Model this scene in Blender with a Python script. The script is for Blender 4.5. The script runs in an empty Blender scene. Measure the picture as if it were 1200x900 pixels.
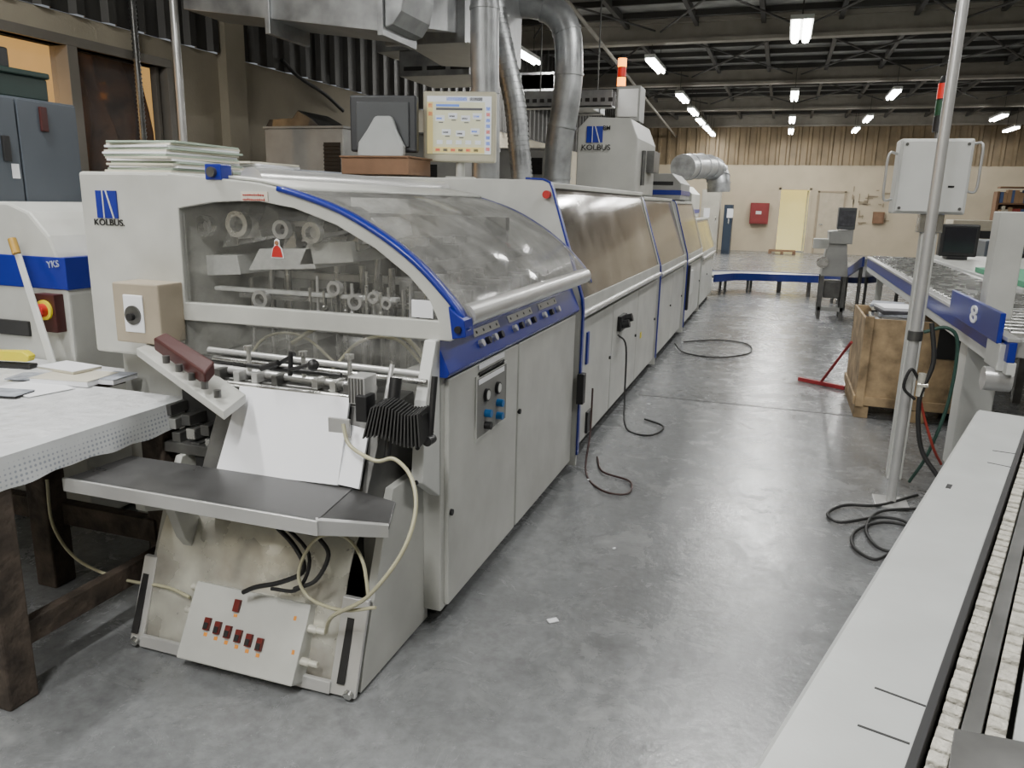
import bpy, bmesh, math, random
from mathutils import Vector, Matrix
from mathutils.geometry import tessellate_polygon
random.seed(7)
S=bpy.context.scene; COL=S.collection
H=1.55; F=900.0
pitch=math.atan(213/900); yaw=math.radians(18.7); roll=math.radians(1.3)
cam=bpy.data.cameras.new('camera'); co=bpy.data.objects.new('camera',cam); COL.objects.link(co)
cam.sensor_width=36; cam.lens=F/1200*36
RM=Matrix.Rotation(yaw,4,'Z')@Matrix.Rotation(math.pi/2-pitch,4,'X')@Matrix.Rotation(roll,4,'Z')
co.matrix_world=Matrix.Translation((0,0,H))@RM
S.camera=co
R3=RM.to_3x3()
def P(px,py,ax,v):
    # point of the real plane <axis>=v seen at this place of the photograph
    r=R3@Vector((px-600,450-py,-F)); o=Vector((0,0,H)); i='xyz'.index(ax); t=(v-o[i])/r[i]
    return o+r*t
# ---------------------------------------------------------------- materials
def M(name,col,rough=.5,metal=0,var=.08,scale=5,bump=0,alpha=1,emit=None,es=0,rvar=0,bscale=40,avar=0):
    m=bpy.data.materials.new(name); m.use_nodes=True; nt=m.node_tree; b=nt.nodes['Principled BSDF']
    tc=nt.nodes.new('ShaderNodeTexCoord'); n=nt.nodes.new('ShaderNodeTexNoise'); n.inputs['Scale'].default_value=scale; n.inputs['Detail'].default_value=5
    nt.links.new(tc.outputs['Object'],n.inputs['Vector'])
    r=nt.nodes.new('ShaderNodeValToRGB'); r.color_ramp.elements[0].position=.3; r.color_ramp.elements[1].position=.7
    r.color_ramp.elements[0].color=[c*(1-var) for c in col]+[1]; r.color_ramp.elements[1].color=[min(1,c*(1+var)) for c in col]+[1]
    nt.links.new(n.outputs['Fac'],r.inputs['Fac']); nt.links.new(r.outputs['Color'],b.inputs['Base Color'])
    b.inputs['Roughness'].default_value=rough; b.inputs['Metallic'].default_value=metal; b.inputs['Alpha'].default_value=alpha
    def mp(sock,lo,hi,src):
        mr=nt.nodes.new('ShaderNodeMapRange'); mr.inputs[1].default_value=.3; mr.inputs[2].default_value=.7; mr.inputs[3].default_value=lo; mr.inputs[4].default_value=hi
        nt.links.new(src.outputs['Fac'],mr.inputs[0]); nt.links.new(mr.outputs[0],sock)
    if rvar: mp(b.inputs['Roughness'],max(.02,rough-rvar),rough+rvar,n)
    if avar:
        n3=nt.nodes.new('ShaderNodeTexNoise'); n3.inputs['Scale'].default_value=11; n3.inputs['Detail'].default_value=9; n3.inputs['Roughness'].default_value=.7; nt.links.new(tc.outputs['Object'],n3.inputs['Vector']); mp(b.inputs['Alpha'],alpha-avar,alpha+avar,n3)
    if bump:
        n2=nt.nodes.new('ShaderNodeTexNoise'); n2.inputs['Scale'].default_value=bscale; nt.links.new(tc.outputs['Object'],n2.inputs['Vector'])
        bp=nt.nodes.new('ShaderNodeBump'); bp.inputs['Strength'].default_value=bump; bp.inputs['Distance'].default_value=.01
        nt.links.new(n2.outputs['Fac'],bp.inputs['Height']); nt.links.new(bp.outputs['Normal'],b.inputs['Normal'])
    if emit: b.inputs['Emission Color'].default_value=(*emit,1); b.inputs['Emission Strength'].default_value=es
    return m
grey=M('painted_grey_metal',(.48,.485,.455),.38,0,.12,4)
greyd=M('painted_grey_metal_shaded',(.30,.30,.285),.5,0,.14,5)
greym=M('painted_grey_tower',(.38,.38,.355),.45,0,.10,3)
white=M('painted_white_metal',(.58,.59,.57),.38,0,.06,4)
conv=M('dull_white_conveyor_paint',(.47,.485,.475),.34,0,.06,7,bump=.05,bscale=120)
blue=M('blue_enamel',(.008,.020,.25),.3,0,.06)
silver=M('silver_tube',(.56,.56,.55),.30,.5,.08)
steel=M('brushed_steel',(.54,.54,.52),.26,.85,.25,9,rvar=.08)
steeld=M('dark_steel',(.14,.14,.135),.38,.7,.3,8)
stain=M('scuffed_bare_steel',(.78,.74,.65),.30,.45,.35,6,rvar=.14)
plate=M('dark_worn_plate',(.085,.085,.085),.34,.4,.25,7,rvar=.08)
black=M('black_plastic',(.012,.012,.013),.45,0,.1)
dark=M('dark_interior',(.03,.03,.03),.7)
rubber=M('black_rubber',(.018,.018,.018),.6)
paper=M('white_paper',(.82,.83,.86),.7,0,.02)
cream=M('cream_wall_paint',(.36,.325,.25),.85,0,.14,1.5,bump=.15)
backwall=M('back_wall_plaster',(.50,.43,.315),.85,0,.14,.8)
gold=M('tan_cladding',(.25,.19,.115),.5,.2,.2,2)
cladd=M('dark_wall_cladding',(.06,.058,.054),.55,.3,.2,2)
galv=M('galvanised_duct',(.32,.33,.335),.40,.6,.3,6,rvar=.1)
glass=M('dusty_clear_cover',(.33,.33,.315),.12,0,.35,6,alpha=.36,avar=.16)
glassF=M('clear_front_pane',(.26,.26,.24),.07,0,.25,6,alpha=.13,avar=.10)
amber=M('smoky_cover_pane',(.25,.225,.19),.11,.3,.4,2.6,alpha=.92,avar=.06,rvar=.05)
wood=M('dark_worn_wood',(.060,.045,.034),.8,0,.6,12,bump=.6)
crateM=M('weathered_plywood',(.32,.23,.13),.8,0,.5,8,bump=.3)
board=M('brown_board',(.20,.11,.06),.6,0,.15,8)
lockM=M('blue_grey_locker_paint',(.070,.083,.10),.45,0,.08,3)
red=M('red_plastic',(.45,.02,.018),.4); darkred=M('dark_red_pad',(.05,.010,.009),.45)
orange=M('orange_mark',(.75,.28,.03),.5)
yellow=M('yellow_plastic',(.72,.62,.03),.4)
green=M('green_mat',(.07,.28,.16),.8)
hoseY=M('clear_yellow_hose',(.42,.40,.27),.3,0,.1)
cyan=M('blue_knob_plastic',(.01,.14,.40),.35)
brush=M('pale_brush_bristle',(.50,.48,.42),.9,0,.25,60,bump=.6,bscale=150)
tubeE=M('glowing_tube',(1,1,1),.5,emit=(1,.99,.95),es=30)
lampO=M('lit_orange_lamp',(1,.35,.02),.4,emit=(1,.30,.02),es=5)
lampR=M('red_lamp',(.35,.01,.01),.3,emit=(1,.03,.01),es=.4)
lampG=M('dark_green_lamp',(.01,.07,.03),.3)
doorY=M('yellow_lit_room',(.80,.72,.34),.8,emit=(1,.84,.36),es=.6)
warm=M('warm_lit_room_wall',(.8,.50,.20),.8,0,.35,1.5,emit=(1,.58,.18),es=.75)  # wall itself glows, standing in for lamplight inside the room
curt=M('brown_drape',(.16,.075,.035),.6,0,.7,4)
winfr=M('grey_metal_window_frame',(.20,.185,.16),.5,.2)
pane=M('window_glass',(.2,.2,.2),.05,0,.05,alpha=.22)
screenM=M('screen_background',(.45,.45,.34),.3,emit=(.80,.80,.52),es=.36)
scrB=M('screen_blue_header',(.1,.2,.6),.3,emit=(.12,.22,.7),es=.4)
scrY=M('screen_yellow_field',(.6,.5,.2),.3,emit=(.85,.70,.30),es=.32)
scrR=M('screen_red_icon',(.6,.1,.1),.3,emit=(.9,.15,.1),es=.3)
scrW=M('screen_pale_icon',(.55,.57,.6),.3,emit=(.8,.85,.9),es=.35)
scrK=M('screen_dark_mark',(.10,.10,.12),.4)
def floor_mat():
    m=bpy.data.materials.new('worn_concrete'); m.use_nodes=True; nt=m.node_tree; b=nt.nodes['Principled BSDF']; L=nt.links.new
    tc=nt.nodes.new('ShaderNodeTexCoord')
    def noise(s,d=6,dist=0,r=.5):
        n=nt.nodes.new('ShaderNodeTexNoise'); n.inputs['Scale'].default_value=s; n.inputs['Detail'].default_value=d; n.inputs['Distortion'].default_value=dist; n.inputs['Roughness'].default_value=r; L(tc.outputs['Object'],n.inputs['Vector']); return n
    def ramp(src,p0,c0,p1,c1):
        r=nt.nodes.new('ShaderNodeValToRGB'); e=r.color_ramp.elements; e[0].position=p0; e[0].color=(c0,c0,c0,1) if not isinstance(c0,tuple) else c0; e[1].position=p1; e[1].color=(c1,c1,c1,1) if not isinstance(c1,tuple) else c1; L(src.outputs['Fac'],r.inputs['Fac']); return r
    def mix(mode,f,a,c):
        x=nt.nodes.new('ShaderNodeMix'); x.data_type='RGBA'; x.blend_type=mode
        if isinstance(f,float): x.inputs[0].default_value=f
        else: L(f,x.inputs[0])
        L(a,x.inputs[6])
        if isinstance(c,tuple): x.inputs[7].default_value=c
        else: L(c,x.inputs[7])
        return x
    n1=noise(1.1,9,.2,.6); n2=noise(26,8,0,.65); n3=noise(4.5,12,.6,.75); n4=noise(2.2,10,.3,.7)
    base=ramp(n1,.3,(.150,.156,.160,1),.7,(.215,.222,.226,1))
    f=mix('MULTIPLY',1.0,base.outputs[0],ramp(n2,.3,.72,.7,1.16).outputs[0])
    pale=ramp(n3,.58,0,.70,.6); g=mix('MIX',pale.outputs[0],f.outputs[2],(.33,.335,.335,1))
    drk=ramp(n4,.58,0,.70,.65); h=mix('MIX',drk.outputs[0],g.outputs[2],(.085,.087,.088,1))
    L(h.outputs[2],b.inputs['Base Color'])
    mr=nt.nodes.new('ShaderNodeMapRange'); mr.inputs[1].default_value=.35; mr.inputs[2].default_value=.65; mr.inputs[3].default_value=.16; mr.inputs[4].default_value=.34
    L(n3.outputs['Fac'],mr.inputs[0]); L(mr.outputs[0],b.inputs['Roughness']); b.inputs['IOR'].default_value=1.75
    bp=nt.nodes.new('ShaderNodeBump'); bp.inputs['Strength'].default_value=.2; bp.inputs['Distance'].default_value=.01; L(n2.outputs['Fac'],bp.inputs['Height']); L(bp.outputs['Normal'],b.inputs['Normal'])
    return m
floorM=floor_mat()
foil=M('silver_foil_insulation',(.28,.28,.265),.5,.3,.5,2,bump=.8,bscale=6)
beamM=M('pale_roof_beam',(.26,.24,.205),.6,.1,.1)
purl=M('dark_purlin',(.04,.038,.034),.6)
wrapM=M('crumpled_white_plastic',(.64,.65,.66),.32,0,.14,14,bump=.8,bscale=26)
def strip_mat():
    m=M('printed_edge_strip',(.60,.62,.63),.4,0,.05,14); nt=m.node_tree; b=nt.nodes['Principled BSDF']; L=nt.links.new
    tc=nt.nodes.new('ShaderNodeTexCoord')
    v=nt.nodes.new('ShaderNodeTexVoronoi'); v.inputs['Scale'].default_value=62; v.inputs['Randomness'].default_value=.05; L(tc.outputs['Object'],v.inputs['Vector'])
    r=nt.nodes.new('ShaderNodeValToRGB'); e=r.color_ramp.elements; e[0].position=.22; e[0].color=(.8,.8,.8,1); e[1].position=.33; e[1].color=(0,0,0,1); L(v.outputs['Distance'],r.inputs['Fac'])
    src=b.inputs['Base Color'].links[0].from_socket
    mx=nt.nodes.new('ShaderNodeMix'); mx.data_type='RGBA'; L(r.outputs['Color'],mx.inputs[0]); L(src,mx.inputs[6]); mx.inputs[7].default_value=(.24,.27,.33,1); L(mx.outputs[2],b.inputs['Base Color'])
    return m
stripM=strip_mat()
# ---------------------------------------------------------------- mesh tools
def cat(pts,k=6):
    pts=[Vector(p) for p in pts]
    if len(pts)<3: return pts
    q=[pts[0]*2-pts[1]]+pts+[pts[-1]*2-pts[-2]]; out=[]
    for i in range(1,len(q)-2):
        a,b,c,d=q[i-1:i+3]
        for j in range(k):
            t=j/k; out.append(.5*((2*b)+(c-a)*t+(2*a-5*b+4*c-d)*t*t+(3*b-a-3*c+d)*t**3))
    return out+[pts[-1]]
class B:
    def __init__(s): s.v=[]; s.f=[]; s.sm=[]
    def add(s,v,f,smooth=False,mat=None):
        o=len(s.v); s.v+=[(mat@Vector(p)) if mat else Vector(p) for p in v]; s.f+=[[i+o for i in q] for q in f]; s.sm+=[smooth]*len(f); return s
    def hexa(s,p):
        return s.add(p,[(0,3,2,1),(4,5,6,7),(0,1,5,4),(1,2,6,5),(2,3,7,6),(3,0,4,7)])
    def box(s,x0,x1,y0,y1,z0,z1,mat=None):
        v=[(x0,y0,z0),(x1,y0,z0),(x1,y1,z0),(x0,y1,z0),(x0,y0,z1),(x1,y0,z1),(x1,y1,z1),(x0,y1,z1)]
        return s.add(v,[(0,3,2,1),(4,5,6,7),(0,1,5,4),(1,2,6,5),(2,3,7,6),(3,0,4,7)],False,mat)
    def prism(s,pts,ax,a,b,holes=()):
        def mp(p,c): return {'x':(c,p[0],p[1]),'y':(p[0],c,p[1]),'z':(p[0],p[1],c)}[ax]
        loops=[list(pts)]+[list(h) for h in holes]; flat=[p for l in loops for p in l]; n=len(flat)
        v=[mp(p,a) for p in flat]+[mp(p,b) for p in flat]
        tri=tessellate_polygon([[Vector((p[0],p[1],0)) for p in l] for l in loops])
        f=[tuple(t) for t in tri]+[tuple(i+n for i in reversed(t)) for t in tri]; o=0
        for l in loops:
            m=len(l)
            for i in range(m): j=(i+1)%m; f.append((o+i,o+j,o+j+n,o+i+n))
            o+=m
        return s.add(v,f)
    def cyl(s,p0,p1,r,r2=None,n=16,cap=True):
        p0=Vector(p0); p1=Vector(p1); r2=r if r2 is None else r2; d=(p1-p0).normalized()
        u=d.orthogonal().normalized(); w=d.cross(u); v=[]
        for p,rr in ((p0,r),(p1,r2)):
            for i in range(n): a=2*math.pi*i/n; v.append(p+(u*math.cos(a)+w*math.sin(a))*rr)
        s.add(v,[(i,(i+1)%n,(i+1)%n+n,i+n) for i in range(n)],True)
        if cap: s.add(v[:n],[tuple(range(n))[::-1]]); s.add(v[n:],[tuple(range(n))])
        return s
    def tube(s,pts,r,n=8,k=6):
        pts=cat(pts,k) if k else [Vector(p) for p in pts]; v=[]; m=len(pts); u=None
        for i,p in enumerate(pts):
            d=(pts[min(i+1,m-1)]-pts[max(i-1,0)]).normalized()
            if u is None: u=d.orthogonal().normalized()
            else: u=(u-d*u.dot(d)).normalized()
            w=d.cross(u)
            for j in range(n): a=2*math.pi*j/n; v.append(p+(u*math.cos(a)+w*math.sin(a))*r)
        s.add(v,[(i*n+j,i*n+(j+1)%n,(i+1)*n+(j+1)%n,(i+1)*n+j) for i in range(m-1) for j in range(n)],True)
        s.add(v[:n],[tuple(range(n))[::-1]]); s.add(v[-n:],[tuple(range(n))]); return s
    def strip(s,prof,ax,a,b,th=.006,smooth=True):
        # thin bent sheet: open profile (two coordinates) swept along an axis
        def mp(p,c): return {'x':(c,p[0],p[1]),'y':(p[0],c,p[1]),'z':(p[0],p[1],c)}[ax]
        m=len(prof); nr=[]
        for i in range(m):
            d=Vector(prof[min(i+1,m-1)])-Vector(prof[max(i-1,0)]); d.normalize(); nr.append(Vector((-d[1],d[0]))*th)
        v=[]
        for c in (a,b):
            for i in range(m): v.append(mp(prof[i],c))
            for i in range(m): v.append(mp(Vector(prof[i][:2])+nr[i],c))
        N=2*m; f=[]
        for i in range(m-1):
            f+=[(i,i+1,N+i+1,N+i),(m+i,N+m+i,N+m+i+1,m+i+1),(i,m+i,m+i+1,i+1),(N+i,N+i+1,N+m+i+1,N+m+i)]
        f+=[(0,N,N+m,m),(m-1,2*m-1,N+2*m-1,N+m-1)]
        return s.add(v,f,smooth)
    def sphere(s,c,r,n=12,sz=1):
        v=[];m=n//2
        for i in range(m+1):
            t=math.pi*i/m
            for j in range(n): a=2*math.pi*j/n; v.append(Vector(c)+Vector((math.sin(t)*math.cos(a)*r,math.sin(t)*math.sin(a)*r,math.cos(t)*r*sz)))
        return s.add(v,[(i*n+j,(i+1)*n+j,(i+1)*n+(j+1)%n,i*n+(j+1)%n) for i in range(m) for j in range(n)],True)
WL={}
def tag(o,label=None,cat=None,group=None,kind=None):
    if label: o['label']=label
    if cat: o['category']=cat
    if group: o['group']=group
    if kind: o['kind']=kind
    return o
def E(name,label,cat,loc,group=None,rz=0,local=False,rx=0):
    o=bpy.data.objects.new(name,None); COL.objects.link(o); o.location=loc; o.rotation_euler=(rx,0,rz); o.empty_display_size=.1
    WL[o]=Vector((0,0,0)) if local or rz or rx else Vector(loc)
    return tag(o,label,cat,group)
def build(b,name,mat,parent=None,bev=.003,label=None,kind=None):
    if parent is not None: off=WL[parent]
    else:
        xs=[p.x for p in b.v]; ys=[p.y for p in b.v]; off=Vector(((min(xs)+max(xs))/2,(min(ys)+max(ys))/2,min(p.z for p in b.v)))
    me=bpy.data.meshes.new(name); me.from_pydata([tuple(p-off) for p in b.v],[],b.f); me.polygons.foreach_set('use_smooth',b.sm); me.materials.append(mat)
    bm=bmesh.new(); bm.from_mesh(me); bmesh.ops.recalc_face_normals(bm,faces=bm.faces); bm.to_mesh(me); bm.free()
    o=bpy.data.objects.new(name,me); COL.objects.link(o)
    if parent is not None: o.parent=parent; WL[o]=off
    else: o.location=off
    if bev:
        md=o.modifiers.new('bevel','BEVEL'); md.width=bev; md.segments=2; md.limit_method='ANGLE'; md.angle_limit=math.radians(50)
    if label: o['label']=label
    if kind: o['kind']=kind
    return o
def BX(name,mat,parent,x0,x1,y0,y1,z0,z1,bev=.003,**k): return build(B().box(x0,x1,y0,y1,z0,z1),name,mat,parent,bev,**k)
def copy_tree(o,parent=None,delta=None):
    c=o.copy(); COL.objects.link(c)
    if parent is not None: c.parent=parent
    for ch in list(o.children):
        if ch.type in('MESH','LIGHT','EMPTY'): copy_tree(ch,c)
    return c
def text(s,size,loc,rot,mat,parent,name='lettering',ext=.001,sx=1):
    cu=bpy.data.curves.new('t','FONT'); cu.body=s; cu.size=size; cu.extrude=ext; cu.align_x='CENTER'; cu.align_y='CENTER'; cu.offset=size*.012
    t=bpy.data.objects.new('t',cu); COL.objects.link(t); bpy.context.view_layer.update()
    me=bpy.data.meshes.new_from_object(t.evaluated_get(bpy.context.evaluated_depsgraph_get())); bpy.data.objects.remove(t)
    Mx=Matrix.Translation(Vector(loc)-WL[parent])@rot@Matrix.Scale(sx,4,(1,0,0)); me.transform(Mx); me.materials.clear(); me.materials.append(mat)
    o=bpy.data.objects.new(name,me); COL.objects.link(o); o.parent=parent; WL[o]=WL[parent]; return o
RF=Matrix.Rotation(math.pi/2,4,'X')                       # faces -Y
RSL=Matrix.Rotation(-math.pi/2,4,'Z')@RF                  # faces -X
def struct(b,name,mat,bev=0): return build(b,name,mat,None,bev,kind='structure')
# ---------------------------------------------------------------- the hall
XL,XR,YB,YF,ZC=-5.2,12.0,30.0,-4.0,4.7
struct(B().box(XL-.15,XR+.15,YF-.15,YB+.15,-.1,0),'floor',floorM)
wy0,wy1,wz0,wz1=2.7,5.75,1.2,2.62
struct(B().box(XL-.15,XL,YF,wy0,0,2.85).box(XL-.15,XL,wy1,YB,0,2.85).box(XL-.15,XL,wy0,wy1,0,wz0).box(XL-.15,XL,wy0,wy1,wz1,2.85),'wall_left',cream)
def corr(x0,y0,x1,y1,z0,z1,step=.3,dep=.05):
    b=B(); L=math.hypot(x1-x0,y1-y0); dx,dy=(x1-x0)/L,(y1-y0)/L; nx,ny=-dy,dx; pts=[]; t=0
    while t<L-step:
        for a,d in ((0,0),(.55,0),(.65,1),(.9,1)): pts.append((x0+dx*(t+a*step)+nx*d*dep,y0+dy*(t+a*step)+ny*d*dep))
        t+=step
    pts.append((x0+dx*L,y0+dy*L)); n=len(pts)
    v=[(p[0],p[1],z0) for p in pts]+[(p[0],p[1],z1) for p in pts]
    return b.add(v,[(i,i+1,i+1+n,i+n) for i in range(n-1)])
struct(corr(XL+.01,YB,XL+.01,YF,2.85,ZC),'trim_1',cladd)
dA=P(909,290,'y',YB); dB=P(942,290,'y',YB)
struct(B().box(XL,dA.x,YB,YB+.15,0,3.05).box(dB.x,XR,YB,YB+.15,0,3.05).box(dA.x,dB.x,YB,YB+.15,2.2,3.05),'wall_back',backwall)
struct(corr(XL,YB-.0,XR,YB-.0,3.05,ZC,.35,-.06),'trim_2',gold)
struct(B().box(XR,XR+.15,YF,YB,0,ZC),'wall_right',backwall)
struct(B().box(XL,XR,YF-.15,YF,0,ZC),'wall_front',cream)
struct(B().box(XL-.15,XR+.15,YF-.15,YB+.15,ZC,ZC+.1),'ceiling',foil)
struct(B().box(dA.x-.3,dB.x+.6,YB+1.3,YB+1.4,0,2.4).box(dA.x-.3,dB.x+.6,YB+.15,YB+1.4,2.3,2.4),'wall_corridor',doorY)
struct(B().box(dA.x-.07,dA.x,YB-.03,YB+.1,0,2.27).box(dB.x,dB.x+.07,YB-.03,YB+.1,0,2.27).box(dA.x-.07,dB.x+.07,YB-.03,YB+.1,2.2,2.27),'trim_3',backwall)
d1=struct(B().box(dB.x-.06,dB.x-.02,YB+.15,YB+1.1,.02,2.18),'door_1',M('cream_open_door',(.66,.62,.40),.6))
a=P(961,225,'y',YB); b_=P(990,225,'y',YB)
d2=BX('door_2',M('cream_door_paint',(.46,.40,.30),.6),None,a.x,b_.x,YB-.05,YB-.002,0,2.12,.01,kind='structure'); WL[d2]=Vector(d2.location)
BX('door_handle',steel,d2,a.x+.08,a.x+.2,YB-.08,YB-.05,1.0,1.04)
struct(B().box(a.x-.06,a.x,YB-.07,YB,0,2.18).box(b_.x,b_.x+.06,YB-.07,YB,0,2.18).box(a.x-.06,b_.x+.06,YB-.07,YB,2.12,2.18),'trim_4',M('tan_door_frame',(.33,.27,.19),.7))
k=5
for y in (4.6,9.5,14.5,19.5,24.5,29.4):
    b=B().box(XL,XR,y-.1,y+.1,4.62,4.69).box(XL,XR,y-.012,y+.012,4.36,4.62).box(XL,XR,y-.1,y+.1,4.30,4.36)
    struct(b,'trim_%d'%k,beamM); k+=1
for x in (-3.9,-2.9,-1.7,-.6,.6,1.7,2.9,4.1,5.3,6.5,7.7):
    struct(B().box(x-.035,x+.035,YF,YB,4.56,4.68),'trim_%d'%k,purl); k+=1
for y in [5.8+.9*i for i in range(26)]:
    struct(B().box(XL,XR,y-.02,y+.02,4.60,4.69),'trim_%d'%k,purl); k+=1
for (y0,y1) in ((4.7,9.4),(9.6,14.4),(14.6,19.4),(19.6,24.4)):
    for x in (-3.5,-1.2,1.2,3.5,5.9):
        struct(B().cyl((x-1.1,y0,4.50),(x+1.1,y1,4.50),.018,n=6),'trim_%d'%k,purl); k+=1
        struct(B().cyl((x+1.1,y0,4.48),(x-1.1,y1,4.48),.018,n=6),'trim_%d'%k,purl); k+=1
for y in (9.5,14.5,19.5,24.5):
    for x in range(-4,11,1):
        struct(B().cyl((x,y+.02,4.36),(x+.0,y+.75,4.6),.015,n=6),'trim_%d'%k,beamM); k+=1
w=struct(B().box(XL-.10,XL-.09,wy0,wy1,wz0,wz1),'window_1',pane); WL[w]=Vector(w.location)
wf=B().box(XL-.16,XL+.03,wy0-.06,wy1+.06,wz1,wz1+.07).box(XL-.16,XL+.03,wy0-.06,wy1+.06,wz0-.06,wz0)
for y,q_ in ((wy0-.03,.04),(3.7,.025),(4.78,.045),(wy1+.03,.035)): wf.box(XL-.15,XL+.03,y-q_,y+q_,wz0,wz1)
for y in (4.84,5.70): wf.box(XL-.10,XL-.04,y-.02,y+.02,wz0,wz1)
build(wf,'window_frame',winfr,w)
struct(B().box(-7.2,-7.1,1.5,8.2,0,3.2),'wall_office',warm)
cb=B(); pts=[(5.12+i*.03,XL-.45+.07*math.sin(i*.8)) for i in range(30)]
v=[]; m_=len(pts); rows=12
for j in range(rows):
    t=j/(rows-1)
    for i,(y,x) in enumerate(pts): v.append((x+.03*math.sin(j*.9+i*.3),y+.20*math.sin(t*3.0)-.10+.05*math.sin(i*.5+j*.6),1.0+1.75*t))
cb.add(v,[(j*m_+i,j*m_+i+1,(j+1)*m_+i+1,(j+1)*m_+i) for j in range(rows-1) for i in range(m_-1)],True)
tag(build(cb,'curtain',curt,None,0),'brown draped curtain behind the right window pane','curtain')
# ---------------------------------------------------------------- lights
def fixture(x,y,z,label,grp,power,first=None,yl=.7):
    if first is None:
        r=E('ceiling_light',label,'light',(x,y,z),grp)
        BX('housing',white,r,x-.09,x+.09,y-yl,y+yl,z+.05,z+.11)
        for s in (-1,1):
            build(B().cyl((x+.045*s,y-yl+.03,z+.022),(x+.045*s,y+yl-.03,z+.022),.030,n=8),'tube',tubeE,r,0)
            build(B().cyl((x,y+.5*s,z+.11),(x,y+.5*s,ZC-.1),.006,n=6),'hanging_wire',purl,r,0)
        l=bpy.data.lights.new('lamp','AREA'); l.shape='RECTANGLE'; l.size=.18; l.size_y=yl*1.9; l.energy=power; l.color=(1,.99,.96)
        lo=bpy.data.objects.new('lamp',l); COL.objects.link(lo); lo.parent=r; lo.location=(0,0,-.012)
        return r
    c=copy_tree(first); c.location=(x,y,z); c['label']=label; c['group']=grp
    for ch in c.children:
        if ch.type=='LIGHT': ch.data=ch.data.copy(); ch.data.energy=power
    return c
G='fluorescent lights hanging from the roof'
lts=[(0,12.6,'nearest fluorescent light of the middle row above the aisle',150),(0,19.5,'second fluorescent light of the middle row above the aisle',125),(0,24.6,'third fluorescent light of the middle row above the aisle',110),(0,28.2,'farthest fluorescent light of the middle row above the aisle',35),
(-2.45,15,'large bright fluorescent light right of the orange signal lamp',95),(-2.5,19.5,'second fluorescent light of the row over the machine line',80),(-2.55,22.3,'third fluorescent light of the row over the machine line',40),(-2.6,24.8,'fourth fluorescent light of the row over the machine line',50),(-2.6,26.9,'fifth fluorescent light of the row over the machine line',25),(-2.6,28.8,'farthest fluorescent light of the row over the machine line',20),
(-4.5,13.6,'fluorescent light between the round pipes near the left wall',70),(2.05,19.6,'fluorescent light of the right row left of the grey pole',85),(2.0,24.6,'middle fluorescent light of the right row',45),(1.95,27.9,'farthest fluorescent light of the right row',25),(5.2,24.6,'fluorescent light at the far right behind the pole',50),(6.3,28,'fluorescent light at the right edge over the far wall',30),
(-.9,-.7,'fluorescent light above the photographer in front of the machine',150),(-3.2,1.8,'fluorescent light above the feeder beside the left wall',100),(1.6,2.6,'fluorescent light above the right conveyor',62),(0,6.4,'fluorescent light above the aisle beside the machine line',85),(3.6,9,'fluorescent light over the green matted table',75),(6.5,15,'fluorescent light over the far right of the hall',70),(-2.6,-2.2,'added unseen light fixture behind the photographer for more frontal light',110)]  # last entry is an unseen fixture added to brighten the machine front
f0=None
for x,y,lb,pw in lts:
    o=fixture(x,y,4.0,lb,G,pw,f0); f0=f0 or o
f0.scale=(1.7,1,1.0)
wl=bpy.data.worlds.new('hall_air'); S.world=wl; wl.use_nodes=True; wl.node_tree.nodes['Background'].inputs[0].default_value=(.75,.8,.85,1); wl.node_tree.nodes['Background'].inputs[1].default_value=.3
pl=bpy.data.lights.new('office_lamp','POINT'); pl.energy=45; pl.color=(1,.6,.25); plo=bpy.data.objects.new('office_lamp',pl); COL.objects.link(plo); plo.location=(-6.3,4.4,2.3)
# ---------------------------------------------------------------- infeed unit (first machine)
YU=2.37
FY=lambda px,py,y=YU:(P(px,py,'y',y).x,P(px,py,'y',y).z)
def Y(px,py,y): return P(px,py,'y',y)
def emblem(par,x0,x1,z0,z1,y):
    BX('emblem',blue,par,x0,x1,y-.004,y+.002,z0,z1,0); wd=x1-x0; yy=(y-.007,y-.003)
    for pts in ([(.34,0),(.385,0),(.385,1),(.34,1)],[(.50,1),(.56,1),(.86,0),(.80,0)]):
        build(B().prism([(x0+wd*a,z0+(z1-z0)*b) for a,b in pts],'y',*yy),'emblem_line',white,par,0)
u1=E('binding_machine_feeder','grey feeder machine with arched clear hood and sloping paper ramp nearest the camera','machine',(-1.8,3.1,0))
BX('base_frame',dark,u1,-2.5,-1.12,2.45,4.18,0,.09)
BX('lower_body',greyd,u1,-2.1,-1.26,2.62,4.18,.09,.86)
BX('side_cabinet',grey,u1,-1.24,-1.062,2.37,4.19,.06,.955,.006)
BX('rear_cabinet',grey,u1,-2.60,-2.10,2.50,4.18,.05,.92,.006)
kc=BX('logo_cabinet',grey,u1,-2.60,-2.145,2.37,3.6,.92,1.63,.012)
lg=[P(x,y,'y',2.368) for x,y in ((112,223),(139,256))]
emblem(kc,lg[0].x,lg[1].x,lg[1].z,lg[0].z,2.368)
text('KOLBUS.',.034,P(128,261,'y',2.366),RF,black,kc,sx=1.15)
g0=FY(137,400,2.24); g1=FY(184,334,2.24)
gb=BX('gauge_box',M('beige_gauge_case',(.36,.31,.235),.55),u1,g0[0],g1[0],2.24,2.37,g0[1],g1[1],.006)
gc=((g0[0]+g1[0])/2-.008,2.24,(g0[1]+g1[1])/2)
BX('gauge_face',paper,gb,gc[0]-.045,gc[0]+.045,2.233,2.24,gc[2]-.07,gc[2]+.07)
build(B().cyl((gc[0],2.234,gc[2]-.005),(gc[0],2.226,gc[2]-.005),.036,n=24),'dial',steeld,gb,0)
build(B().cyl((gc[0],2.228,gc[2]-.01),(gc[0],2.21,gc[2]-.01),.014),'dial_knob',black,gb,0)
dr=[]
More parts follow.
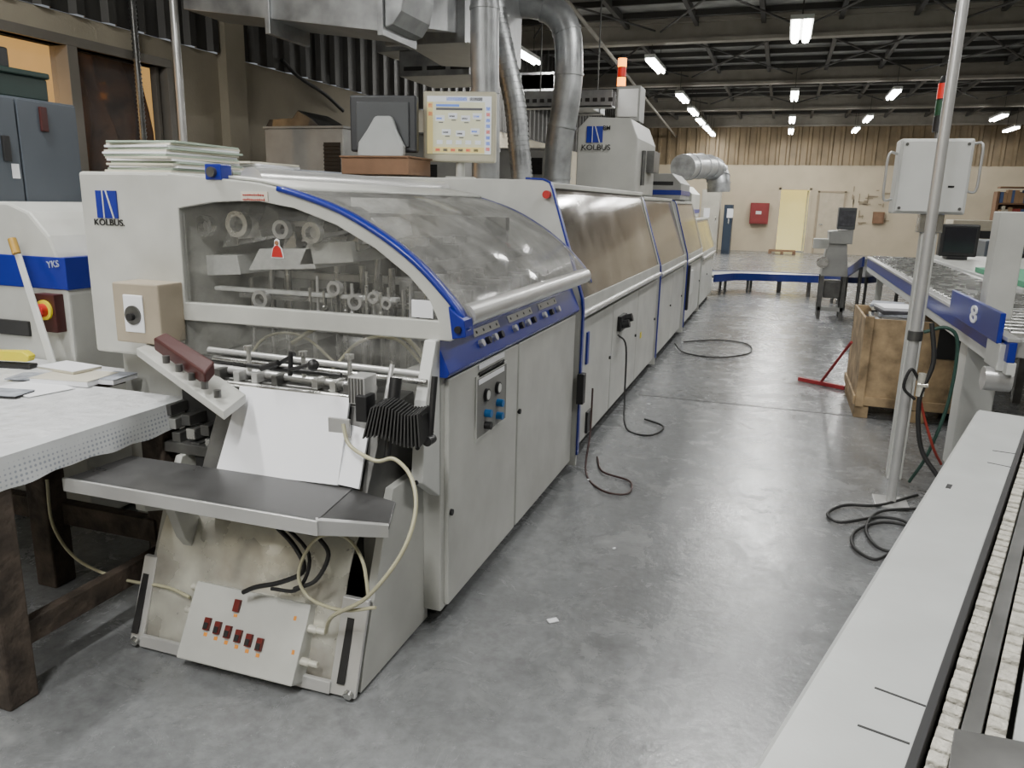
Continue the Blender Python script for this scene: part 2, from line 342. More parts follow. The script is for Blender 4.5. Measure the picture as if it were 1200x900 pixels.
for y0,y1 in ((2.40,3.165),(3.18,4.18)):
    d=BX('side_door',grey,u1,-1.064,-1.045,y0,y1,.075,.945,.006); dr.append(d)
for (px,py) in ((608,482),(528,600)):
    c=P(px,py,'x',-1.045); build(B().cyl((-1.05,c.y,c.z),(-1.036,c.y,c.z),.012),'lock',black,dr[1 if px>600 else 0],0)
r0=P(557,420,'x',-1.045); r1=P(592,500,'x',-1.045)
y0,y1,z1,z0=r0.y,r1.y,.90,P(575,505,'x',-1.045).z
rc=build(B().prism([(y0,z0),(y1,z0),(y1,z1),(y0,z1)],'x',-1.046,-1.040,holes=[[(y0+.012,z0+.012),(y1-.012,z0+.012),(y1-.012,z1-.012),(y0+.012,z1-.012)]]),'control_recess',grey,u1,0)
BX('recess_panel',M('grey_recess',(.20,.20,.19),.5),rc,-1.050,-1.042,y0+.01,y1-.01,z0+.01,z1-.01,0)
for i in range(2):
    yy=y0+(y1-y0)*(.30+.36*i); build(B().cyl((-1.045,yy,z0+.17),(-1.03,yy,z0+.17),.026),'gauge',black,rc,0); build(B().cyl((-1.03,yy,z0+.17),(-1.028,yy,z0+.17),.019),'gauge_face',white,rc,0)
for i,(yy,zz) in enumerate(((.30,.095),(.68,.105),(.30,.045),(.68,.050))):
    yy=y0+(y1-y0)*yy; build(B().cyl((-1.045,yy,z0+zz),(-1.015,yy,z0+zz),.016),'control_knob',cyan if i!=2 else black,rc,0)
for i in range(3): BX('recess_label',(paper,black,paper)[i],rc,-1.043,-1.040,y0+.03,y1-.04,z0+.225+.030*i,z0+.245+.030*i,0)
bs=build(B().prism([(-1.10,.957),(-1.036,.957),(-1.026,.972),(-1.075,1.088),(-1.10,1.088)],'y',2.36,4.19),'blue_control_strip',blue,u1)
def onstrip(y,t,d): return Vector((-1.026-.049*t,y,.972+.116*t))+Vector((.92,0,.39))*d
for (a,b,n) in ((563,586,4),(602,624,4),(636,652,3)):
    ya=P(a,397,'x',-1.045).y; yb=P(b,385,'x',-1.045).y; ya-=.03; yb+=.03
    q=[onstrip(ya,.66,.001),onstrip(yb,.66,.001),onstrip(yb,.90,.001),onstrip(ya,.90,.001)]; build(B().hexa(q+[p+Vector((.002,0,.001)) for p in q]),'label_plate',white,bs,0)
    for i in range(n):
        y=ya+.03+(yb-ya-.06)*i/(n-1); build(B().cyl(onstrip(y,.42,0),onstrip(y,.42,.018),.015,n=12),'selector_knob',(silver,black)[i%2],bs,0); q=onstrip(y,.78,.003); build(B().cyl(q,q+Vector((.002,0,.001)),.006,n=8),'pilot_mark',black,bs,0)
# hood
outer=[FY(x,y) for x,y in ((197,203),(250,208),(300,214),(345,225),(400,246),(450,276),(490,308),(520,340),(540,366),(549,388),(528,400),(205,374))]
inner=[FY(x,y) for x,y in ((210,244),(250,237),(300,235),(345,244),(395,264),(440,291),(480,324),(504,352),(514,376),(218,354))]
hf=build(B().prism(outer,'y',2.365,2.40,holes=[inner]),'hood_front_frame',grey,u1,.004)
build(B().prism(inner,'y',2.380,2.386),'hood_front_pane',glassF,hf,0)
prof=cat([Vector((p[0],p[1],0)) for p in outer[1:10]],5); prof=[(p.x,p.y) for p in prof]
gi=len(prof)//4
build(B().strip(prof[:gi+1],'y',2.40,4.17,.012),'hood_top_panel',grey,u1,0)
build(B().strip(prof[gi:-3],'y',2.40,4.17,.006),'hood_curved_cover',glass,u1,0)
tr=[(p[0],p[1]+.004) for p in prof[gi-2:]]
build(B().strip(tr,'y',2.357,2.405,-.016),'blue_front_trim',blue,hf,0)
build(B().strip([(p[0],p[1]+.004) for p in prof[gi-4:]],'y',4.165,4.19,-.014),'blue_rear_trim',blue,hf,0)
build(B().strip(prof[gi:],'y',4.15,4.168,-.008),'rear_seal',greyd,hf,0)
bc=FY(538,378); build(B().prism([(bc[0]-.03,bc[1]+.055),(bc[0]+.028,bc[1]+.01),(bc[0]+.035,bc[1]-.045),(bc[0]-.015,bc[1]-.055)],'y',2.345,2.42),'hinge_bracket',blue,hf)
build(B().cyl((bc[0]+.008,2.335,bc[1]-.02),(bc[0]+.008,2.36,bc[1]-.02),.012),'hinge_bolt',black,hf,0)
build(B().cyl((-1.0,2.43,1.165),(-1.0,4.15,1.165),.040,n=24),'silver_rail',silver,u1,.004)
build(B().cyl((-1.86,2.45,1.605),(-1.86,4.17,1.605),.05,n=24),'hood_roller',silver,u1,.004)
BX('hood_hinge',blue,u1,-1.99,-1.92,2.36,2.42,1.605,1.66)
build(B().cyl((-1.955,2.345,1.632),(-1.955,2.45,1.632),.018),'hinge_pin',steeld,u1,0)
BX('hood_back_deck',grey,u1,-2.14,-1.90,2.40,4.18,1.575,1.612)
s0=FY(282,224,2.362); s1=FY(314,236,2.362)
st=BX('warning_sticker',ivory0:=M('cream_sticker',(.60,.56,.48),.6),u1,s0[0],s1[0],2.361,2.365,s1[1],s0[1],0)
sb=B()
for r in range(2):
    x=s0[0]+.008
    while x<s1[0]-.014:
        wdt=random.uniform(.004,.010); zz=s0[1]-.011-r*.016; sb.box(x,x+wdt,2.359,2.362,zz-.003,zz); sb.box(x+wdt*.6,x+wdt*.8,2.359,2.362,zz-.006,zz+.005*random.random()); x+=wdt+.002
build(sb,'red_handwriting',red,st,0)
c=FY(325,292,2.374)
fs=build(B().prism([(c[0]-.028,c[1]-.032),(c[0]+.026,c[1]-.032),(c[0]+.020,c[1]-.0),(c[0]+.010,c[1]+.012),(c[0]+.010,c[1]+.030),(c[0]-.001,c[1]+.038),(c[0]-.012,c[1]+.030),(c[0]-.012,c[1]+.012),(c[0]-.022,c[1])],'y',2.374,2.377),'figure_sticker',paper,u1,0)
build(B().prism([(c[0]-.024,c[1]-.028),(c[0]+.022,c[1]-.028),(c[0]+.014,c[1]+.004),(c[0]+.004,c[1]+.012),(c[0]-.008,c[1]+.012),(c[0]-.017,c[1]+.002)],'y',2.371,2.374),'sticker_robe',red,fs,0)
build(B().cyl((c[0]-.001,2.374,c[1]+.022),(c[0]-.001,2.371,c[1]+.022),.008),'sticker_head',M('sticker_brown',(.3,.14,.07),.6),fs,0)
c=FY(495,362,2.374); BX('paper_label',paper,u1,c[0]-.04,c[0]+.04,2.372,2.377,c[1]-.03,c[1]+.03,0)
# interior mechanism
BX('inner_deck',steeld,u1,-2.14,-1.10,2.42,4.15,.84,.87)
BX('inner_wall',M('inner_grey',(.15,.15,.14),.6,0,.3),u1,-2.14,-1.25,3.55,3.60,.87,1.48)
for i,(x0,x1,y,z0,z1,m) in enumerate([(-2.1,-1.30,2.75,1.22,1.25,silver),(-2.08,-1.22,2.62,1.145,1.165,steel),(-2.1,-1.55,2.95,1.36,1.39,steel),(-2.0,-1.2,2.55,1.04,1.06,silver),(-2.1,-1.6,2.60,1.44,1.46,silver),(-2.1,-1.35,3.2,1.30,1.36,steeld),(-2.1,-1.3,2.50,1.185,1.20,white),(-2.1,-1.45,3.05,1.10,1.14,steel)]):
    BX('cross_rail',m,u1,x0,x1,y,y+.04,z0,z1)
for i,x in enumerate((-2.06,-1.99,-1.95,-1.88,-1.79,-1.70,-1.62,-1.56,-1.50,-1.41,-1.36,-1.30,-1.22)):
    build(B().cyl((x,2.68+.04*(i%3),.87),(x,2.68+.04*(i%3),1.22+.07*(i%2)),.010+.004*(i%2),n=10),'guide_rod',steel,u1,0)
for i,(px,py,s) in enumerate(((262,312,1),(340,305,1.15),(392,298,.9))):
    x,z=FY(px,py,2.6); a=.12*s
    build(B().prism([(x-a,z-.04),(x+a*1.2,z-.02),(x+a*1.1,z+.055),(x-a*.6,z+.045)],'y',2.52,2.85),'book_tray',white if i<2 else grey,u1)
def ring(x,y,z,r,m):
    b=B(); n=20; v=[]
    for k_,rr,yy in ((0,r,y),(1,r*.6,y),(2,r*.6,y+.03),(3,r,y+.03)):
        for j in range(n): an=2*math.pi*j/n; v.append((x+rr*math.cos(an),yy,z+rr*math.sin(an)))
    b.add(v,[(q*n+j,q*n+(j+1)%n,((q+1)%4)*n+(j+1)%n,((q+1)%4)*n+j) for q in range(4) for j in range(n)]); build(b,'ring_gear',m,u1,0)
for (px,py,r) in ((326,347,.035),(434,350,.03),(455,345,.022),(300,262,.05),(385,272,.04),(262,264,.04),(240,330,.03),(410,335,.028),(470,352,.02),(350,268,.035)):
    x,z=FY(px,py,2.6); ring(x,2.48,z,r,silver if r<.036 else steel)
for i in range(26):
    x=-1.66+.020*i; z=1.10+.05*random.random(); build(B().cyl((x,2.50+.02*(i%3),z),(x,2.50+.02*(i%3),z+.05+.10*random.random()),.006,n=8).sphere((x,2.50+.02*(i%3),z),.011,8),'pusher_pin',(steel,silver,black,steel)[i%4],u1,0)
for i in range(8):
    x=-2.05+.09*i; z=1.36+.035*(i%3); a=random.uniform(.03,.06)
    build(B().hexa([(x-a,2.55,z-.01),(x+a,2.55,z),(x+a,2.8,z+.02),(x-a,2.8,z),(x-a*.3,2.57,z+.09),(x+a*.8,2.55,z+.06),(x+a*.8,2.8,z+.07),(x-a*.3,2.8,z+.09)]),'gripper_block',(steel,silver,steeld)[i%3],u1)
for i in range(9):
    y=2.72+.155*i; build(B().box(-1.40,-1.34,y,y+.05,.87,1.24).box(-1.38,-1.16,y+.01,y+.035,1.14,1.20).box(-1.20,-1.16,y+.01,y+.04,.98,1.20),'book_clamp',(silver,steel)[i%2],u1)
for i in range(10):
    y=2.75+.14*i; build(B().cyl((-1.55,y,.87),(-1.50,y,1.38),.014,n=8).box(-1.58,-1.42,y-.02,y+.02,1.36,1.39),'lifting_arm',(steel,steeld)[i%2],u1,0)
BX('clamp_rail',silver,u1,-1.44,-1.40,2.6,4.12,1.10,1.16); BX('clamp_rail',steeld,u1,-1.33,-1.29,2.6,4.12,1.27,1.31)
build(B().tube([(-1.75,2.5,1.0),(-1.6,2.5,1.08),(-1.4,2.5,1.09),(-1.25,2.5,1.05),(-1.14,2.5,.93)],.009),'white_hose',hoseY,u1,0)
build(B().tube([(-1.55,2.46,.92),(-1.45,2.5,1.03),(-1.3,2.5,1.05),(-1.2,2.52,.96)],.007),'thin_hose',hoseY,u1,0)
build(B().tube([(-1.95,2.46,.90),(-1.85,2.48,1.02),(-1.7,2.5,1.03),(-1.55,2.5,.93)],.006),'thin_hose',hoseY,u1,0)
build(B().strip([(2.395,1.10),(2.33,1.02),(2.29,.92)],'x',-2.13,-1.10,.005,False),'lower_front_pane',glassF,u1,0)
build(B().prism([(2.365,1.09),(2.33,1.09),(2.25,.90),(2.22,.62),(2.365,.52)],'x',-1.105,-1.062),'right_cheek',white,u1,.004)
for i in range(3): build(B().cyl((-1.085,2.262-.012*i,.86-.12*i),(-1.085,2.24-.012*i,.86-.12*i),.008),'cheek_screw',black,u1,0)
build(B().cyl((-1.13,2.17,.99),(-1.13,2.13,.84),.020,n=12).cyl((-1.13,2.13,.84),(-1.13,2.10,.74),.012,n=8),'spring_rod',black,u1,0)
build(B().cyl((-1.17,2.22,1.02),(-1.17,2.12,.78),.009,n=8),'guide_rod',silver,u1,0)
def bar(p,q,r,m,name='cross_bar',n=12): return build(B().cyl(p,q,r,n=n),name,m,u1,0)
bar(Y(245,430,2.22),Y(440,456,2.22),.015,silver); bar(Y(250,420,2.26),Y(500,448,2.26),.010,steel)
bar(Y(238,446,2.16),Y(425,468,2.16),.012,steel); bar(Y(290,428,2.15),Y(400,440,2.15),.008,black); bar(Y(245,410,2.30),Y(505,440,2.30),.012,silver)
bar(Y(232,440,2.20),Y(415,462,2.20),.008,steeld); bar(Y(270,452,2.14),Y(410,470,2.14),.006,steel)
for px,py in ((262,436),(284,439),(305,441),(328,444),(375,448),(396,451),(412,454)):
    c=Y(px,py,2.20); BX('clamp_block',(steel,steeld,silver)[px%3],u1,c.x-.012,c.x+.012,2.165,2.24,c.z-.018,c.z+.018)
for px,py in ((292,425),(356,432),(410,436)):
    c=Y(px,py,2.18); build(B().cyl(c-Vector((0,0,.03)),c+Vector((0,0,.045)),.008,n=8).cyl(c+Vector((0,0,.045)),c+Vector((0,0,.06)),.016,n=12),'thumb_screw',steel,u1,0)
bar(Y(318,432,2.15),Y(345,415,2.12),.007,black,'lever'); build(B().sphere(Y(367,428,2.10),.020,14),'lever_knob',black,u1,0); bar(Y(340,433,2.12),Y(362,428,2.10),.007,black,'lever'); bar(Y(340,440,2.12),Y(341,412,2.12),.008,black,'lever')
bar(Y(306,432,2.12),Y(326,425,2.12),.010,black,'lever')
t=[P(160,408,'z',1.00),P(190,396,'z',1.00),P(288,462,'z',.90),P(262,482,'z',.88)]
build(B().hexa([p-Vector((0,0,.03)) for p in t]+t),'side_tray',grey,u1)
t=[P(180,404,'z',1.03),P(195,397,'z',1.05),P(252,432,'z',.99),P(240,446,'z',.96)]
build(B().hexa([p-Vector((0,0,.02)) for p in t]+[p+Vector((0,0,.025)) for p in t]),'red_pad',darkred,u1,.006)
for i in range(5):
    c=P(200+15*i,424+10*i,'z',.99-.02*i)+Vector((0,-.02,0)); build(B().cyl(c,c+Vector((0,0,.025)),.012),'tray_bolt',steeld,u1,0)
BX('left_bracket',steeld,u1,-2.10,-1.74,2.16,2.40,.62,.66)
BX('left_mechanism',dark,u1,-2.08,-1.80,2.26,2.38,.60,.95)
for i in range(16):
    c=Y(203+5.5*i,480+13*(i%4)+3*i,2.2); BX('ratchet_block',(steeld,steel,steeld,black)[i%4],u1,c.x-.022,c.x+.016,2.17,2.26,c.z-.015,c.z+.025)
build(B().cyl((-1.90,2.17,.60),(-1.80,2.17,.86),.018),'support_column',steel,u1,0)
build(B().prism([(2.0,.60),(2.15,.885),(2.36,.90),(2.36,.55),(2.02,.50)],'x',-1.80,-1.16),'paper_ramp',steeld,u1)
c=Y(440,480,2.10)
BX('bellows_plate',black,u1,c.x-.05,c.x-.01,2.06,2.12,c.z-.035,c.z+.05)
bk=Y(425,455,2.12); BX('fluted_block',silver,u1,bk.x-.03,bk.x+.03,2.08,2.16,bk.z-.045,bk.z+.045)
for q in range(5): BX('flute',steeld,u1,bk.x-.026+.011*q,bk.x-.021+.011*q,2.076,2.081,bk.z-.04,bk.z+.04,0)
x0=Y(434,0,2.1).x; x1=Y(498,0,2.1).x; n=16
zt=Y(475,474,2.1).z; zb=Y(475,512,2.1).z; be=B()
for i in range(n):
    xa=x0+(x1-x0)*i/n; xb=xa+(x1-x0)/n*.5; dz=.010*math.sin(i*.4); sk=.004*(i-n/2)*.6
    be.hexa([(xa+sk,2.03,zb+dz),(xb+sk,2.03,zb+dz),(xb+sk,2.13,zb+dz+.02),(xa+sk,2.13,zb+dz+.02),(xa,2.05,zt+dz-.01),(xb,2.05,zt+dz-.01),(xb,2.13,zt+dz),(xa,2.13,zt+dz)])
be.box(x0,x1,2.07,2.11,zb+.02,zt-.02)
build(be,'bellows',rubber,u1,0)
build(B().cyl((x1+.01,2.10,zb-.01),(x1+.01,2.14,zt+.09),.010).cyl((x1+.01,2.08,zb+.0),(x1+.01,2.12,zb+.0),.016),'bellows_post',black,u1,0)
BX('port_plate',silver,u1,-1.33,-1.25,2.075,2.085,.80,.86)
zt=.66
ft=build(B().prism([(-2.09,1.74),(-1.165,1.745),(-1.20,2.0),(-2.07,1.985)],'z',zt-.008,zt),'feed_table',plate,u1,.002)
build(B().prism([(-2.10,1.732),(-1.16,1.737),(-1.16,1.75),(-2.10,1.745)],'z',zt-.045,zt),'front_lip',silver,ft,.002)
build(B().hexa([(-1.165,1.74,zt-.045),(-1.02,1.90,.565),(-1.03,1.915,.565),(-1.18,1.76,zt-.045),(-1.165,1.74,zt+.002),(-1.02,1.90,.605),(-1.03,1.915,.605),(-1.18,1.76,zt+.002)]),'end_lip',silver,ft,.002)
build(B().hexa([(-1.175,1.75,zt-.012),(-1.02,1.90,.59),(-1.08,2.06,.60),(-1.21,2.0,zt-.012),(-1.175,1.75,zt),(-1.02,1.90,.602),(-1.08,2.06,.612),(-1.21,2.0,zt)]),'end_wing',plate,ft,.002)
build(B().prism([(1.80,.60),(1.90,.61),(2.0,.54),(2.06,.40),(2.12,.30),(2.04,.28),(1.96,.40),(1.92,.52),(1.80,.56)],'x',-1.88,-1.84),'support_arm',grey,u1,.004)
sp=[(1.90,0.01),(2.40,0.01),(2.40,.62),(2.14,.62),(2.08,.50),(1.93,.12)]
build(B().prism(sp,'x',-1.16,-1.13),'side_plate',grey,u1,.003); build(B().prism(sp,'x',-2.02,-1.99),'side_plate',grey,u1,.003)
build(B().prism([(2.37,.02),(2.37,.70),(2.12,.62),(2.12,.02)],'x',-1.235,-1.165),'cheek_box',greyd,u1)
gp=[(1.880,.02),(1.915,.13),(1.955,.26),(2.00,.38),(2.06,.47),(2.15,.54),(2.28,.58)]
gp=[(p.x,p.y) for p in cat([Vector((a,b,0)) for a,b in gp],5)]
build(B().strip(gp,'x',-1.98,-1.22,-.008),'curved_sheet',stain,u1,0)
for x0,x1,zz in ((-2.03,-1.975,.30),(-1.225,-1.13,.30)):
    t1=(zz-.012)/.35*.125
    build(B().prism([(1.862,.012),(1.878,.012),(1.878+t1,zz),(1.862+t1,zz)],'x',x0,x1),'front_flange',silver,u1)
    build(B().prism([(1.866,.05),(1.871,.05),(1.868+t1*.9,zz-.03),(1.863+t1*.9,zz-.03)],'x',(x0+x1)/2-.02,(x0+x1)/2+.006),'slot_cover',black,u1,0)
build(B().prism([(1.855,.012),(1.872,.012),(1.880,.05),(1.865,.05)],'x',-1.98,-1.22),'bottom_edge',silver,u1)
for x,y,z in ((-1.15,1.862,.030),(-2.0,1.862,.030)): build(B().cyl((x,y,z),(x,y-.014,z-.004),.016,n=6),'corner_bolt',steel,u1,0)
SB0=Vector((-1.77,1.80,.05)); SBT=Vector((-1.77,1.925,.27)); SW=.45
cbm=build(B().prism([(1.80,.05),(1.87,.018),(1.985,.235),(1.925,.27)],'x',-1.77,-1.77+SW),'switch_box',grey,u1,.006)
e1=SBT-SB0; en=Vector((0,-e1.z,e1.y)).normalized()
def onbox(fx,fz): return SB0+Vector((SW*fx,0,0))+e1*fz
drk=M('dark_red_switch',(.13,.013,.010),.35)
def tilted(c,w,h,t,name,m,par=cbm):
    ez=e1.normalized(); v=[]
    for s in (0,1):
        for dx,dz in ((-w,-h),(w,-h),(w,h),(-w,h)): v.append(c+Vector((dx,0,0))+ez*dz+en*(t*s))
    return build(B().hexa(v),name,m,par,.001)
for i in range(6):
    c=onbox(.20+.095*i,.50-.02*i); r=tilted(c,.011,.020,.012,'rocker_switch',drk); tilted(c+en*.012-e1.normalized()*.006,.008,.010,.003,'rocker_lens',black,r); tilted(c-e1.normalized()*.034,.007,.006,.001,'switch_mark',orange)
c=onbox(.41,.80); tilted(c,.011,.020,.012,'rocker_switch',drk); tilted(c-e1.normalized()*.032,.007,.005,.001,'switch_mark',orange)
for fx in (.9,.95): tilted(onbox(fx,.8-.4*(fx>.92)),.005,.007,.001,'switch_mark',orange)
for i in range(2):
    p=onbox(1.0,.25+.4*i)+Vector((0,.03,0)); build(B().cyl(p,p+Vector((.03,0,0)),.014,n=8).cyl(p+Vector((.03,0,0)),p+Vector((.06,0,0)),.010),'cable_gland',stain,cbm,0)
    p=onbox(0,.55+.3*i)+Vector((0,.03,0)); build(B().cyl(p,p-Vector((.03,0,0)),.012,n=8),'cable_gland',stain,cbm,0)
p0=onbox(1.0,.25)+Vector((.06,.03,0)); p1=onbox(1.0,.65)+Vector((.06,.03,0))
build(B().tube([Y(402,497,2.04),Y(410,522,2.02),Y(440,540,2.0),Y(462,538,2.0),Y(482,560,1.97),Y(487,600,1.92),Y(470,650,1.86),Y(430,700,1.82),Y(390,722,1.84),p1],.0065),'air_hose',hoseY,u1,0)
build(B().tube([Y(432,700,1.84),Y(424,655,1.88),Y(402,628,1.90),Y(370,632,1.90),Y(350,670,1.87),Y(362,700,1.86),Y(400,715,1.84),Y(440,712,1.83)],.0055),'air_hose',hoseY,u1,0)
build(B().tube([Y(322,615,1.94),Y(345,640,1.92),Y(356,668,1.90),Y(330,682,1.89),Y(300,688,1.88),Y(285,694,1.88)],.008),'black_cable',black,u1,0)
build(B().tube([Y(330,612,1.94),Y(362,650,1.91),Y(350,690,1.88),Y(318,690,1.88)],.006),'black_cable',black,u1,0)
build(B().tube([Y(372,628,1.92),Y(385,650,1.90),Y(370,680,1.88),Y(345,690,1.88)],.007),'black_cable',rubber,u1,0)
build(B().tube([Y(55,562,2.05),Y(62,615,2.03),Y(90,655,2.0),Y(140,678,1.96),Y(195,688,1.93),onbox(0,.7)+Vector((-.03,.03,0))],.006),'air_hose',hoseY,u1,0)
pp=[Y(256,553,2.005),Y(398,570,2.005),Y(412,468,2.145),Y(284,454,2.145)]
nn=Vector((0,-.012,.008))
tag(build(B().hexa([p+nn*.2 for p in pp]+[p+nn for p in pp]),'paper_stack',paper,None,.001),'blank white sheet lying on the sloping ramp of the feeder','paper')
pp=[Y(396,568,2.005),Y(422,574,2.005),Y(434,505,2.11),Y(406,497,2.12)]
tag(build(B().hexa([p+nn*.1 for p in pp]+[p+nn*.8 for p in pp]),'paper_stack',paper,None,.001),'narrow white sheet beside the large sheet, under the black bellows','paper')
# ---------------------------------------------------------------- long machine units
def unit(y0,y1,zt,zr,xt,label,npan=2,edge=True,off=.006,nwin=1):
    u=E('binding_machine_section',label,'machine',(-1.75,(y0+y1)/2,0),'sections of the long machine line')
    BX('base_frame',dark,u,-2.45,-1.12,y0+.02,y1-.02,0,.09)
    BX('body',grey,u,-2.48,-1.085,y0+.03,y1-.01,.09,zr-.05)
    BX('top_cover',grey,u,-2.48,xt-.06,y0+.03,y1-.01,zr,zt,.01)
    pr=[(-1.055,zr+.02),(-1.062,zr+.09),(xt+.004,zt-.05),(xt-.012,zt-.012),(xt-.05,zt+.004)]
    n=nwin; L=(y1-y0-.06)
    for i in range(n):
        a=y0+.05+L*i/n; b=y0+.05+L*(i+1)/n-.03
        h=build(B().strip(pr,'y',a,b,.006,False),'smoky_cover',amber,u,.004)
        for (c0,c1) in ((a-.010,a+.020),(b-.020,b+.010)): build(B().strip([(p[0]+.004,p[1]+.002) for p in pr],'y',c0,c1,-.006,False),'cover_frame',grey,h,0)
        BX('lower_frame',grey,h,-1.060,-1.046,a,b,zr+.01,zr+.09,.002)
        BX('upper_frame',grey,h,xt-.05,xt+.006,a,b,zt-.022,zt+.010,.004)
    build(B().cyl((-1.048,y0+.06,zr),(-1.048,y1-.03,zr),.022,n=20),'silver_rail',silver,u,.004)
    for i in range(npan):
        a=y0+.07+(y1-y0-.1)*i/npan; b=y0+.07+(y1-y0-.1)*(i+1)/npan-.015
        d=BX('side_door',grey,u,-1.087,-1.060,a,b,.10,zr-.05,.006)
        build(B().cyl((-1.062,b-.06,.5),(-1.048,b-.06,.5),.012),'lock',black,d,0)
    pe=[(p[0]+off,p[1]+off*.5) for p in pr]
    ep=[(-2.5,.03),(-1.055+off,.03),(-1.055+off,zr)]+pe+[(xt-.12,zt+.02),(-2.5,zt+.03)]
    build(B().prism(ep,'y',y0,y0+.03),'end_plate',grey,u,.003)
    if edge: build(B().strip([(-1.055+off,.10),(-1.055+off,zr)]+pe+[(xt-.12,zt+.022)],'y',y0-.004,y0+.034,-.010,False),'blue_edge',blue,u,0)
    return u
u2=unit(4.235,7.40,1.655,.92,-1.26,'long grey machine section with smoky side windows behind the arched feeder',npan=3,off=.03)
u3=unit(7.43,9.5,1.62,.90,-1.26,'grey machine section carrying the tall logo housing',npan=2)
u4=unit(9.55,11.6,1.60,.88,-1.24,'fourth grey machine section with a blue curved edge',npan=2,off=.02)
u5=unit(11.65,13.9,1.36,.80,-1.20,'lowest grey machine section at the far end of the line',npan=2,edge=False)
c=P(728,380,'x',-1.05); so=BX('power_socket',black,u2,-1.06,-1.03,c.y-.10,c.y+.12,c.z-.04,c.z+.07,.002)
for dy,dz in ((-.05,0),(.06,.03)): build(B().cyl((-1.05,c.y+dy,c.z+dz),(-.98,c.y+dy,c.z+dz+.02),.03),'plug',black,so,.002)
c=P(690,493,'x',-1.05); BX('dark_vent',black,u2,-1.06,-1.045,c.y-.06,c.y+.06,c.z-.07,c.z+.07,.002)
c=P(679,455,'x',-1.02); BX('latch_box',black,u2,-1.03,-.99,c.y-.03,c.y+.03,c.z-.09,c.z+.09,.003)
c=P(689,408,'x',-1.05); BX('blue_strip',blue,u2,-1.06,-1.048,c.y-.02,c.y+.03,c.z-.1,c.z+.1,.002)
c=Y(641,228,4.22); build(B().cyl((c.x,4.20,c.z),(c.x,4.24,c.z),.022),'red_button',red,u2,.002)
c=P(752,392,'x',-1.05); BX('warning_label',yellow,u2,-1.06,-1.055,c.y-.03,c.y+.03,c.z-.03,c.z+.02,0)
BX('control_flap',white,u4,-1.06,-1.02,9.9,10.3,.45,.75)
BX('black_handle',black,u4,-1.05,-1.0,9.62,9.72,.3,.85,.005)
tag(build(B().tube([Y(724,392,5.45),(-.98,5.45,.55),(-.96,5.4,.2),(-.90,5.2,.015),(-.72,5.1,.012),(-.66,5.35,.012),(-.82,5.5,.012)],.007),'power_cable',rubber,None,0),'black cable hanging from the socket of the long section to the floor','cable')
tag(build(B().tube([(-1.0,4.5,.45),(-.98,4.4,.2),(-.95,4.2,.015),(-.80,3.95,.012),(-.66,3.95,.012),(-.68,4.15,.012),(-.86,4.25,.012),(-.95,4.5,.012)],.006),'air_hose',M('dark_brown_hose',(.045,.018,.016),.5),None,0),'thin dark brown hose looped on the floor near the feeder corner','hose')
tag(build(B().tube([(-1.0,8.6,.05),(-.85,8.3,.012),(-.5,8.2,.012),(-.2,8.6,.012),(-.25,9.2,.012),(-.6,9.3,.012),(-.95,9.0,.012)],.008),'power_cable',rubber,None,0),'black cable looped on the floor beside the third machine section','cable')
tw=E('extraction_tower','tall grey housing with blue emblem standing on the machine line','housing',(-1.75,8.55,1.655))
build(B().prism([(-2.06,1.655),(-1.44,1.655),(-1.44,2.20),(-1.52,2.39),(-1.95,2.41),(-2.06,2.30)],'y',8.0,9.15),'housing_body',greym,tw,.01)
lg=[P(x,y,'y',7.998) for x,y in ((688,148),(706,167))]
emblem(tw,lg[0].x,lg[1].x,lg[1].z,lg[0].z,7.995)
text('KOLBUS',.075,P(698,173,'y',7.985),RF,black,tw,sx=1.1); text('BM',.06,P(711,150,'y',7.99),RF,black,tw)
build(B().cyl((-1.42,8.3,1.75),(-1.42,8.3,2.1),.02),'side_pipe',steeld,tw,0)
BX('side_bracket',steeld,tw,-1.46,-1.36,8.6,9.0,1.9,2.12)
eb=E('electrical_box','small grey electrical box on top of the tall logo housing','electrical box',(-1.65,8.6,2.41))
c0=Y(722,140,8.5); c1=Y(752,101,8.5)
BX('case',greyd,eb,c0.x,c1.x,8.45,8.75,2.41,c1.z); BX('cover',silver,eb,c0.x+.02,c1.x-.02,8.44,8.45,2.45,c1.z-.03)
def beacon(x,y,z,cols,label,r=.04,h=.085,pole=.1):
    e=E('signal_tower',label,'signal light',(x,y,z)); build(B().cyl((x,y,z),(x,y,z+pole),r*.45),'pole',steeld,e,0); zz=z+pole
    for m in cols:
        build(B().cyl((x,y,zz),(x,y,zz+h*.9),r,n=20),'lamp_segment',m,e,.002); build(B().cyl((x,y,zz+h*.9),(x,y,zz+h),r*.9,n=20),'ring',black,e,0); zz+=h
    build(B().cyl((x,y,zz),(x,y,zz+.03),r,r*.6,n=20),'cap',black,e,.002); return e
c=Y(728,100,8.6); beacon(c.x,8.6,c1.z,[lampO,lampR,lampO],'signal tower with glowing orange lamp on the small electrical box',.045,.095,.02)
for (x0,x1,y0,y1,z0,z1,m,lb) in ((-1.85,-1.25,10.2,11.2,1.625,1.95,greyd,'grey gearbox on top of the fourth machine section'),(-2.0,-1.3,12.0,13.2,1.385,1.85,grey,'pale box on top of the last machine section')):
    e=E('drive_housing',lb,'machine part',((x0+x1)/2,(y0+y1)/2,z0)); build(B().prism([(x0,z0),(x1,z0),(x1,z1-.12),(x1-.12,z1),(x0,z1)],'y',y0,y1),'shell',m,e,.01); BX('blue_band',blue,e,x0-.005,x1+.006,y0-.006,y1,z0+.06,z0+.12); BX('grille',black,e,x0+.1,x1-.1,y0-.01,y0,z0+.18,z1-.1)
